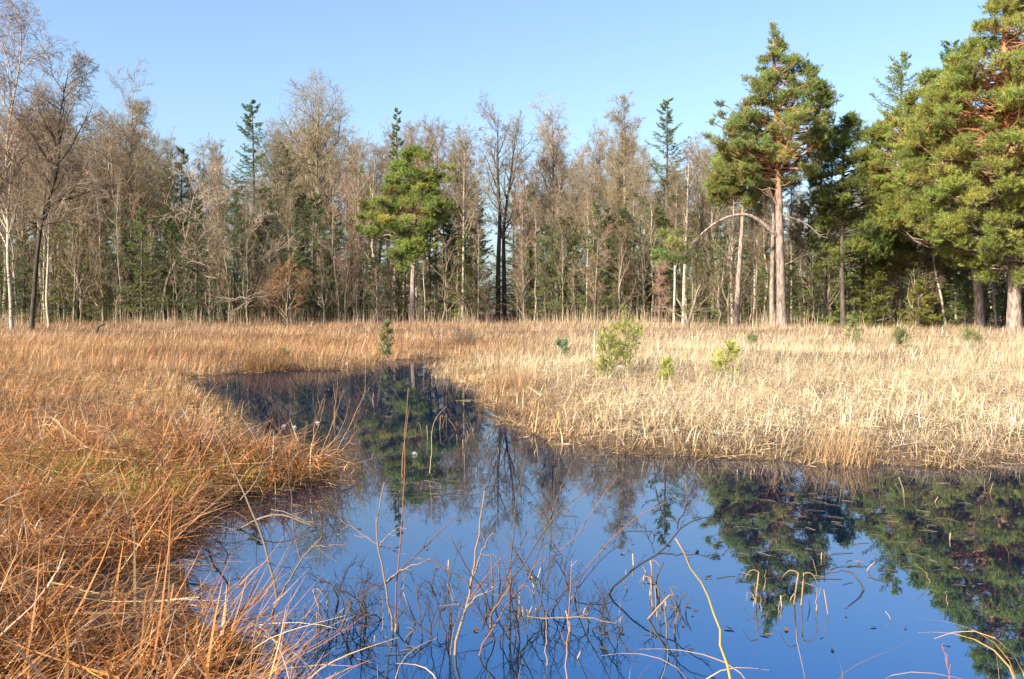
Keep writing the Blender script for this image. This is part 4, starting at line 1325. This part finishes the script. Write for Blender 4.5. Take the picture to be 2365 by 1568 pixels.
shrub('bare_shrub', 'pale many branched shrub standing in the water at the centre', 'shrub', z3(1140, 1400),
      [([z3(1140, 1405), z3(1200, 1180), z3(1225, 1080), z3(1255, 980), z3(1265, 900), z3(1300, 700), z3(1330, 500), z3(1358, 270)], .010), ([z3(1262, 930), z3(1290, 820), z3(1345, 650), z3(1420, 500)], .007),
       ([z3(1255, 950), z3(1230, 890), z3(1120, 820), z3(1000, 740), z3(910, 710)], .006), ([z3(1225, 1080), z3(1290, 1010), z3(1430, 930)], .008), ([z3(1215, 1085), z3(1135, 1005)], .007), ([z3(1270, 930), z3(1380, 910), z3(1560, 870)], .004),
       ([z3(1265, 1000), z3(1350, 880), z3(1480, 700)], .005), ([z3(1120, 1360), z3(1160, 1200), z3(1200, 1080)], .005)], 4, .13, 405, 0.0, dsp=.15, cols=[PALE, PALE, GREY, PALE, PALE, REDB, REDB, GREY])
shrub('bare_shrub', 'reddish slanting shoots right of the pale central shrub', 'shrub', z3(1300, 1415),
      [([z3(1300, 1415), z3(1410, 1250), z3(1530, 1080), z3(1700, 950), z4(250, 910), z4(420, 825), z4(500, 830)], .007), ([z3(1395, 1225), z3(1395, 1110), z3(1500, 980), z4(130, 900), z4(140, 800)], .008),
       ([z3(1400, 1110), z3(1360, 960), z3(1280, 860), z3(1130, 560)], .006), ([z3(1350, 1160), z3(1450, 1040), z3(1580, 700), z3(1680, 520)], .005), ([z4(240, 1150), z4(420, 1145), z4(620, 1130), z4(760, 1145), z4(860, 1170)], .006)], 4, .12, 406, .1, dsp=.2,
      cols=[REDB, GREY, DARK, DARK, PALE])
shrub('bare_shrub', 'tall dark wand like shoots rising at the centre of the pond', 'shrub', z4(120, 1090),
      [([z4(120, 1095), z4(130, 850), z4(150, 600), z4(180, 330), z4(235, 70)], .007), ([z4(0, 1080), z4(200, 780), z4(400, 460), z4(480, 340), z4(690, 195)], .007), ([z4(400, 470), z4(430, 390), z4(560, 80)], .006), ([z4(260, 880), z4(370, 620), z4(405, 470)], .006),
       ([z4(300, 930), z4(160, 710), z4(0, 610)], .007), ([z4(400, 980), z4(250, 830), z4(160, 720), z4(40, 450)], .005), ([z4(415, 690), z4(405, 560), z4(440, 120)], .005)], 3, .12, 407, .8, dsp=.25)
shrub('bare_shrub', 'dark shoots fanning from one foot right of the wand like shoots', 'shrub', z4(545, 1005),
      [([z4(545, 1005), z4(500, 850), z4(430, 710), z4(408, 690)], .007), ([z4(550, 1000), z4(620, 830), z4(700, 680), z4(830, 490), z4(930, 370), z4(1110, 230)], .006), ([z4(430, 710), z4(540, 640), z4(620, 520), z4(720, 360), z4(860, 160)], .005),
       ([z4(555, 985), z4(640, 920), z4(800, 830), z4(930, 805)], .005), ([z4(540, 1000), z4(440, 1060), z4(330, 1100)], .004)], 2, .11, 408, .5, dsp=.2, cols=[DARK, REDB, REDB, DARK, DARK])
shrub('fallen_branch', 'black broken branch rising slantwise from the water right of centre', 'branch', z4(768, 985),
      [([z4(768, 985), z4(900, 870), z4(1030, 760), z4(1150, 705), z4(1210, 650), z4(1225, 580), z4(1260, 540), z4(1330, 465), z4(1430, 455), z4(1530, 435)], .0085), ([z4(1225, 545), z4(1160, 400), z4(1115, 240)], .006),
       ([z4(1150, 705), z4(1250, 690), z4(1330, 660), z4(1430, 635)], .006), ([z4(1120, 700), z4(1080, 580)], .004), ([z4(1270, 535), z4(1300, 440), z4(1325, 340)], .005)], 4, .11, 409, 1.0, dsp=.12, n3=2)
shrub('bare_shrub', 'yellow willow shoots standing at the tip of the left sedge spit', 'shrub', z2(870, 790),
      [([z2(800, 800), z2(840, 700), z2(890, 560), z2(920, 450)], .006), ([z2(880, 790), z2(950, 640), z2(1000, 520), z2(1060, 380)], .006), ([z2(830, 780), z2(825, 640), z2(890, 430)], .005), ([z2(900, 800), z2(1000, 680), z2(1060, 560), z2(1100, 430)], .005),
       ([z2(970, 800), z2(1050, 660), z2(1090, 560), z2(1160, 420), z2(1160, 230)], .005), ([z2(765, 810), z2(780, 700), z2(800, 590)], .005), ([z2(960, 640), z2(965, 520), z2(985, 350)], .005), ([z2(705, 790), z2(712, 680)], .004),
       ([z2(1000, 800), z2(1090, 700), z2(1140, 570)], .005)], 2, .25, 410, 0.0, dsp=.4, cols=[(0.48, 0.30, 0.09), (0.42, 0.30, 0.12)], r=.006)
shrub('bare_shrub', 'two thin upright stems, one forked, standing in the middle of the pond', 'shrub', z2(1405, 960),
      [([z2(1400, 1010), z2(1400, 820), z2(1425, 640), z2(1440, 545)], .006), ([z2(1570, 930), z2(1590, 840), z2(1582, 690), z2(1600, 590), z2(1680, 505)], .006)], 0, .1, 411, .1, dsp=.02, cols=[(0.42, 0.22, 0.12), (0.40, 0.32, 0.2)])
for q, (lb, cx, cy, wd, ht) in enumerate([('tangle of thin dark twigs in the water left of the pale central shrub', 985, 1475, 110, 150), ('tangle of thin dark twigs in the water right of the pale central shrub', 1180, 1480, 120, 190),
                                          ('spray of thin dark twigs in the water beneath the wand like shoots', 1270, 1420, 100, 170), ('small dark twig tangle by the cut reed stake', 800, 1450, 70, 90), ('thin dark twigs trailing in the water right of the fanned dark shoots', 1400, 1450, 90, 70)]):
    rq = random.Random(600 + q)
    sts = []
    for _ in range(9):
        x0 = cx + rq.uniform(-.5, .5) * wd
        x1 = x0 + rq.gauss(0, .55) * wd
        hh = ht * rq.uniform(.35, 1)
        sts.append(([(x0, cy + rq.uniform(-12, 12)), (x0 + (x1 - x0) * .4 + rq.uniform(-6, 6), cy - hh * .5), (x1, cy - hh)], rq.uniform(.003, .006)))
    shrub('bare_shrub', lb, 'shrub', (cx, cy), sts, 4, .14, 600 + q, .85, dsp=.35, n3=3)
# further off, on the banks
def at_b(px, by, ty):
    return [(px, by)]


def bank_shrub(label, px, by, ty, wp, n, seed, dark=.2, name='bare_shrub', **kw):
    rgq = random.Random(seed)
    st = []
    for q in range(n):
        u = rgq.uniform(-1, 1)
        tx = px + wp * u
        t_y = ty + (by - ty) * rgq.uniform(0, .45) * (0.3 + abs(u))
        st.append(([(px + rgq.uniform(-3, 3), by), (px + (tx - px) * .35 + rgq.uniform(-3, 3), by + (t_y - by) * .45), (tx, t_y)], kw.get('r', .012)))
    return shrub(name, label, 'shrub', (px, by), st, kw.get('n2', 5), kw.get('l2', .35), seed, dark, dsp=.35, n3=kw.get('n3', 3), z0=.05)


bank_shrub('grey twiggy bush beyond the pond arm with a green sprig inside', 885, 826, 712, 45, 9, 420)
bank_shrub('upright twiggy dead bush at the far corner of the pond', 1010, 812, 728, 16, 6, 421, .5)
bank_shrub('low dark twigs overhanging the small inlet beyond the pond arm', 795, 822, 785, 40, 10, 422, .8, n2=6)
bank_shrub('thin forked sapling leaning over the pale bank, right of the brush heap', 1150, 868, 715, 22, 3, 423, .4, n2=6, l2=.3)
bank_shrub('fine brown twigs spreading on the pale bank behind the rusty tussock', 1140, 900, 800, 75, 12, 424, .2, r=.006, n2=5, l2=.25)
bank_shrub('wispy branching shrub in front of the wood near the twin trunks', 1090, 752, 650, 55, 6, 425, .1, r=.02, l2=.6, n2=6)
bank_shrub('dead grey twigs in the heath beside the young pines', 1765, 845, 788, 12, 5, 426, .2, r=.008)
bank_shrub('faint brown twigs in front of the largest young pine', 1420, 850, 795, 40, 10, 427, .1, r=.006)
bank_shrub('bare thin bush in the heath below the middle pine', 2040, 850, 780, 40, 12, 428, .1, r=.006)
bank_shrub('bare thin bush in the heath beyond the straw at the right', 2250, 850, 785, 45, 12, 429, .1, r=.006)
shrub('fallen_branch', 'dark slanting dead pole lying over the brush heap at the far corner of the pond', 'branch', (1112, 808), [([(1118, 812), (1090, 792), (1060, 772), (1035, 755)], .05)], 5, .5, 430, .7, dsp=.3, n3=3, z0=.06)
bank_shrub('heap of brown brushwood at the far corner of the pond', 1070, 808, 772, 40, 26, 431, .5, name='brush_heap', r=.012, n2=5, l2=.5)
shrub('tree_stump', 'twisted black root stump sticking out of the grass at the far left', 'stump', (214, 782), [([(206, 784), (204, 772), (198, 762)], .10), ([(220, 782), (222, 765), (228, 752), (240, 748)], .12), ([(226, 756), (222, 748)], .07), ([(200, 780), (260, 775), (275, 772)], .05)], 2, .3, 432, .8, dsp=.1, z0=.1)
shrub('fallen_branch', 'short dark stick leaning out of the grass left of the root stump', 'branch', (162, 780), [([(165, 782), (155, 772), (146, 764)], .05)], 0, .1, 433, .8, dsp=.1, z0=.1)
shrub('reed_stalk', 'pale upright broken reed stalk on the bank below the rusty tussock', 'reed', (1207, 945), [([(1207, 945), (1208, 905), (1209, 898)], .012)], 0, .1, 434, 0, dsp=.02, cols=[(.6, .46, .3)], z0=.05)
shrub('reed_stalk', 'pale fallen reed stalk leaning on the straw edge', 'reed', (1250, 920), [([(1248, 914), (1230, 900), (1217, 893)], .016)], 0, .1, 435, 0, dsp=.05, cols=[(.68, .55, .4)], z0=.12)
shrub('reed_stalk', 'thin pale stake standing in the heath left of the rusty tussock', 'reed', (1106, 838), [([(1106, 838), (1102, 808)], .022)], 0, .1, 436, 0, dsp=.05, cols=[(.6, .46, .34)], z0=.05)
shrub('reed_stalk', 'white thin broken birch pole in the heath left of the young pines', 'reed', (1371, 838), [([(1371, 838), (1372, 800), (1373, 760)], .03)], 0, .1, 437, 0, dsp=.05, cols=[(.66, .58, .48)], z0=.1)
# rusty tussocks
def tussock(label, px, by, n, L0, L1, spread, col, seed, wid=.008, group=None, name='grass_tussock'):
    rgt = np.random.default_rng(seed)
    b = gp(px, by, .05)
    mb = MB()
    colv = np.array(col)
    tufts(mb, rgt, np.array([b[0]]), np.array([b[1]]), n, L0, L1, wid, lambda r_, X, Y: np.clip(colv[None] * np.exp(r_.normal(size=(len(X), 1)) * .3), 0, .8), spread, .4, (0.2, 1.3))
    for v in mb.V:
        v -= b
    o = mb.build(name, M['grass'], smooth=False)
    o.location = b
    tag(o, label, 'tussock', group)
    return o


tussock('rusty brown tussock of stiff sedge on the pale bank at the head of the pond', 1190, 905, 420, .3, .75, .42, (.40, .24, .11), 450, .009)
tussock('smaller rusty tussock left of the pale straw edge', 1140, 905, 200, .25, .6, .35, (.42, .26, .13), 451, .009)
tussock('dark overhanging tussock on the far bank of the pond arm', 615, 852, 420, .35, .8, .55, (.30, .17, .07), 452, .013)
tussock('russet tussock right of the dark overhanging one', 740, 848, 260, .3, .6, .5, (.42, .27, .13), 453, .013)
tussock('brown tussock in the straw edge of the right bank', 1940, 1060, 260, .3, .6, .35, (.38, .23, .11), 454, .006)
tussock('pale clump of grass at the tip of the small islet', 1045, 868, 260, .2, .42, .5, (.58, .43, .26), 455, .011)
tussock('brown tussock hanging into the far left corner of the pond arm', 270, 868, 320, .3, .7, .6, (.36, .2, .1), 456, .013)

# tall yellow shoot close to the viewer
shrub('willow_shoot', 'long yellow willow shoot with an orange tip rising close in front', 'shoot', (1692, 1575), [([(1702, 1640), (1690, 1568), (1665, 1480), (1640, 1400), (1612, 1330), (1580, 1275), (1557, 1246)], .0058)], 0, .1, 460, 0, dsp=.02, D=2.6, cols=[(.50, .36, .07)])
shrub('willow_shoot', 'thin red brown shoot with a fluffy head rising close in front of the pond', 'shoot', z4(515, 1500), [([z4(515, 1640), z4(512, 1480), z4(520, 1250), z4(540, 1000), z4(550, 760)], .0032)], 3, .05, 461, 0, dsp=.02, D=3.0, cols=[(.42, .22, .16)])
shrub('willow_shoot', 'thin reddish twig at the lower right, near the corner', 'shoot', (2190, 1560), [([(2196, 1620), (2190, 1540), (2176, 1490)], .003)], 2, .06, 462, 0, dsp=.02, D=2.8, cols=[(.45, .12, .07)])
shrub('willow_shoot', 'slim dark shoot on the near left bank by the edge of the frame', 'shoot', (25, 1300), [([(28, 1420), (25, 1300), (28, 1130), (45, 1010), (70, 985)], .004)], 2, .2, 463, .3, dsp=.05, D=4.3)
shrub('willow_shoot', 'second slim shoot on the near left bank leaning to the pond', 'shoot', (100, 1300), [([(96, 1420), (130, 1300), (165, 1190), (185, 1130)], .004)], 2, .2, 464, .3, dsp=.05, D=4.3)

# arching blades of the near bank, bottom right
def arcs(label, lines, D, w0, seed, col=(.58, .36, .2)):
    rgt = np.random.default_rng(seed)
    b = at(lines[0][0][0], 1640, D)
    b[2] = float(height([b[0]], [b[1]])[0])
    mb = MB()
    for pl in lines:
        W3 = np.array([at(x, y, D) for x, y in pl]) - b
        W3[:, 1] += np.linspace(0, rgt.normal() * .15, len(W3))
        W3[0, 2] = 0.0
        s0 = np.concatenate([[0], np.cumsum(np.linalg.norm(np.diff(W3, axis=0), axis=1))])
        tt = np.linspace(0, s0[-1], 14)
        Q = np.stack([np.interp(tt, s0, W3[:, c]) for c in range(3)], 1)
        for _ in range(2):
            Q[1:-1] = (Q[:-2] + 2 * Q[1:-1] + Q[2:]) / 4
        sdv = norm(np.array([rgt.normal() * .4, rgt.normal(), .8]))
        off = sdv[None] * (w0 * np.maximum(1 - np.linspace(0, 1, 14) ** 2.5, .15))[:, None] * .5
        mb.ribbons((Q - off)[None], (Q + off)[None], np.array(col) * math.exp(rgt.normal() * .2))
    o = mb.build('grass_tussock', M['grass'])
    o.location = b
    tag(o, label, 'tussock')


arcs('orange arching sedge blades in the lower right corner', [[(2400, 1640), (2390, 1540), (2350, 1495), (2310, 1478), (2270, 1495), (2232, 1535)], [(2395, 1640), (2380, 1560), (2345, 1525), (2300, 1517), (2260, 1535), (2240, 1560)],
                                                                 [(2330, 1640), (2322, 1560), (2318, 1520), (2335, 1500), (2365, 1520)], [(2420, 1640), (2380, 1530), (2330, 1502), (2280, 1505), (2250, 1530)], [(2260, 1640), (2300, 1560), (2360, 1540), (2400, 1550)]], 2.6, .008, 470, (.66, .36, .13))
arcs('pale blades bending low over the water at the bottom right of centre', [[(1800, 1640), (1740, 1560), (1680, 1530), (1600, 1508), (1530, 1505), (1480, 1512)], [(1560, 1640), (1610, 1575), (1680, 1545), (1740, 1555), (1790, 1568)], [(1840, 1640), (1930, 1560), (2020, 1535), (2117, 1503)],
                                                                                  [(1990, 1640), (2000, 1560), (2080, 1528), (2150, 1532), (2220, 1545)], [(1900, 1640), (1870, 1540), (1855, 1500), (1890, 1475)], [(1700, 1640), (1760, 1545), (1790, 1500), (1815, 1470)],
                                                                                  [(1440, 1640), (1448, 1540), (1452, 1500), (1462, 1482)], [(1475, 1640), (1520, 1560), (1560, 1530), (1545, 1500)], [(1960, 1640), (1925, 1520), (1895, 1478)],
                                                                                  [(1650, 1640), (1600, 1560), (1540, 1520), (1440, 1505), (1390, 1520)], [(1390, 1640), (1470, 1560), (1545, 1515), (1575, 1500)], [(2060, 1640), (2130, 1560), (2200, 1560), (2262, 1572)]], 2.7, .0062, 471, (.42, .28, .17))
arcs('orange blades curling at the bottom, just left of centre', [[(700, 1640), (670, 1540), (650, 1470), (620, 1420), (560, 1400)], [(760, 1640), (720, 1550), (700, 1500), (655, 1455)], [(880, 1640), (860, 1560), (842, 1520), (836, 1600)], [(520, 1640), (700, 1480), (790, 1440)],
                                                                     [(560, 1640), (560, 1480), (590, 1370), (640, 1290)], [(480, 1640), (560, 1500), (640, 1460), (800, 1418)], [(900, 1640), (905, 1560), (935, 1530), (1000, 1520)], [(1110, 1640), (1120, 1560), (1135, 1525), (1155, 1590)],
                                                                     [(1200, 1640), (1195, 1560), (1208, 1540)], [(640, 1640), (690, 1580), (780, 1540), (905, 1512)], [(1030, 1640), (1010, 1570), (960, 1560), (900, 1575)]], 3.0, .0075, 472, (.66, .42, .22))

# ------------------------------------------------------------------ broken reed stubs and floating bits
rgf = random.Random(8)
stub_spots = []
for cx, cy, sx, sy, n in [(1545, 1400, 45, 40, 16), (1480, 1340, 40, 25, 10), (1800, 1395, 60, 14, 7), (780, 1420, 60, 60, 12), (900, 1450, 60, 60, 12), (1250, 1420, 120, 70, 14), (1900, 1360, 120, 80, 8), (1120, 1380, 80, 60, 8), (1000, 1000, 60, 20, 10), (1080, 1010, 50, 20, 8),
                          (1340, 1040, 160, 14, 12), (1800, 1090, 200, 14, 14), (2250, 1180, 100, 60, 6)]:
    for _ in range(n):
        stub_spots.append((rgf.gauss(cx, sx * .6), rgf.gauss(cy, sy * .6)))
protos = []
for q in range(5):
    rq = np.random.default_rng(500 + q)
    mb = MB()
    h = (.10, .16, .07, .13, .2)[q]
    l_ = rq.normal(size=2) * .03
    Q = np.array([[0, 0, -.06], [l_[0] * .3, l_[1] * .3, h * .4], [l_[0], l_[1], h]])
    c = np.array([(.30, .21, .13), (.14, .095, .06), (.36, .26, .16), (.07, .05, .035), (.28, .18, .10)][q])
    mb.tubes(Q[None], np.array([[.0048, .0044, .0034]]), 6, c, cap=True)
    if q in (1, 4):
        tq = np.linspace(0, 1, 7)[:, None]
        Q2 = Q[2] + np.hstack([.07 * tq ** .8, .02 * tq, .03 * np.sin(tq * 2.2) - .08 * tq ** 2])
        mb.tubes(Q2[None], np.linspace(.0038, .0012, 7)[None], 5, c * .9, cap=True)
    protos.append(mb.mesh('reed_stub', M['stem']))
for (px, py) in stub_spots:
    b = gp(px, py)
    if pond_sd([b[0]], [b[1]])[0] > -.05:
        continue
    o = bpy.data.objects.new('reed_stub', rgf.choice(protos))
    sc.collection.objects.link(o)
    o.location = b
    s = rgf.uniform(.5, 1.15) * (1 + b[1] * .015)
    o.rotation_euler = (rgf.gauss(0, .18), rgf.gauss(0, .18), rgf.uniform(0, 6.28))
    o.scale = (s, s, s * rgf.uniform(.5, 1.1))
    tag(o, 'short broken reed stub standing out of the pond water', 'reed stub', 'broken reed stubs in the pond')
# taller pale stalks that catch the eye
for lb, pl, D_ in [('bent pale reed stalks folded over in the dark pine reflection, left one', [(1742, 1400), (1738, 1370), (1730, 1362), (1722, 1392)], None), ('pale reed stalk right of the folded ones in the pine reflection', [(1757, 1412), (1755, 1380), (1740, 1360)], None),
                   ('bundle stalk leaning in the middle of the pine reflection', [(1795, 1415), (1800, 1385), (1812, 1372)], None), ('stout pale reed stalk at the edge of the pine reflection', [(1884, 1410), (1886, 1356)], None), ('tall brown stalk above the folded reeds', [(1765, 1362), (1770, 1318)], None),
                   ('pale curved stalk standing in the green reflection of the edge pine', [(2148, 1345), (2135, 1318), (2110, 1302)], None), ('short pale stalk in the green reflection of the edge pine', [(2185, 1395), (2183, 1365)], None),
                   ('stout pale reed standing in open water at the bottom centre', [z4(375, 1475), z4(372, 1300), z4(380, 1120)], None), ('pale reed stalk right of the black branch foot', [z4(885, 1185), z4(882, 1025)], None), ('thick reed with a hanging leaf right of the stub cluster', [z4(1085, 1000), z4(1095, 885)], None),
                   ('pale reed stalk at the foot of the reddish stems', [z3(660, 1240), z3(655, 985)], None), ('cut grey reed stake left of the dark snarl', [z3(222, 1180), z3(220, 985)], None), ('thin pale reed post left of the cut stake', [z3(120, 1135), z3(120, 1040)], None)]:
    shrub('reed_stalk', lb, 'reed', pl[0], [(pl, .0055 if 'stout' in lb or 'cut' in lb else .0035)], 0, .1, hash(lb) % 1000 if False else len(lb) * 7, 0, dsp=.01, cols=[(.34, .22, .13)] if 'cut' not in lb else [(.14, .1, .07)])
# floating leaves, stalks and pale specks
lf = []
for q in range(4):
    rq = np.random.default_rng(520 + q)
    k = 9
    t = np.linspace(0, 1, k)
    wv = .014 * np.sin(t * PI) ** .8 + .001
    xx = (t - .5) * .075
    zz = .004 + .006 * np.abs(np.sin(t * 3 + q)) * (q % 2 + .4)
    mb = MB()
    A = np.stack([xx, -wv + .004 * np.sin(t * 4 + q), zz + .003], 1)
    B = np.stack([xx, wv + .004 * np.sin(t * 4 + q), zz], 1)
    mb.ribbons(A[None], B[None], np.array([(.11, .07, .045), (.06, .045, .035), (.2, .12, .07), (.30, .22, .13)][q]))
    lf.append(mb.mesh('floating_leaf', M['grass']))
for _ in range(110):
    px, py = rgf.uniform(480, 2360), rgf.choice([rgf.uniform(1060, 1200), rgf.uniform(1200, 1540)])
    b = gp(px, py)
    if pond_sd([b[0]], [b[1]])[0] > -.1:
        continue
    o = bpy.data.objects.new('floating_leaf', rgf.choice(lf))
    sc.collection.objects.link(o)
    o.location = b
    s = rgf.uniform(.3, .85)
    o.scale = (s, s, s)
    o.rotation_euler = (0, 0, rgf.uniform(0, 6.28))
    tag(o, 'small dead leaf floating flat on the pond', 'leaf', 'dead leaves floating on the pond')
st_ = []
for q in range(3):
    mb = MB()
    k = 6
    t = np.linspace(0, 1, k)
    Q = np.stack([(t - .5) * (.11, .15, .08)[q], .012 * np.sin(t * 3 + q), .003 + .002 * np.sin(t * 5)], 1)
    mb.tubes(Q[None], np.full((1, k), .002), 5, np.array([(.12, .095, .07), (.08, .062, .045), (.18, .14, .10)][q]), cap=True)
    st_.append(mb.mesh('floating_stalk', M['stem']))
for cx, cy, sx, sy, n in [(1950, 1180, 300, 60, 60), (1000, 1130, 120, 30, 40), (1900, 1310, 260, 50, 35), (680, 1165, 100, 15, 10), (1350, 1060, 150, 25, 20), (1500, 1200, 200, 50, 12), (900, 1480, 150, 40, 8)]:
    for _ in range(n):
        b = gp(rgf.gauss(cx, sx * .55), rgf.gauss(cy, sy * .6))
        if pond_sd([b[0]], [b[1]])[0] > -.1:
            continue
        o = bpy.data.objects.new('floating_stalk', rgf.choice(st_))
        sc.collection.objects.link(o)
        o.location = b
        s = rgf.uniform(.6, 1.3)
        o.scale = (s, s, 1)
        o.rotation_euler = (0, 0, rgf.gauss(0, .5))
        tag(o, 'thin dead reed stalk floating flat on the pond', 'reed stalk', 'dead stalks floating on the pond')
for lb, px, py in [('white down feather floating on the dark pond arm, left one', 655, 985), ('white down feather floating on the dark pond arm, right one', 680, 988), ('white speck of down floating on the green pine reflection', 957, 1050), ('white speck of down by the left reeds of the pond arm', 733, 978)]:
    b = gp(px, py)
    rq = np.random.default_rng(px)
    mb = MB()
    n = 60
    d = norm(rq.normal(size=(n, 3)) * np.array([1, 1, .6]) + np.array([0, 0, .4]))
    s = norm(np.cross(d, rq.normal(size=(n, 3)))) * .006
    mb.tris(np.stack([-s + 0 * d, s + 0 * d, d * .035 * (.6 + .6 * rq.random((n, 1)))], 1), np.array((.78, .76, .72)))
    o = mb.build('feather', M['grass'], smooth=False)
    o.location = b + np.array([0, 0, .006])
    tag(o, lb, 'feather')
bpy.context.view_layer.update()
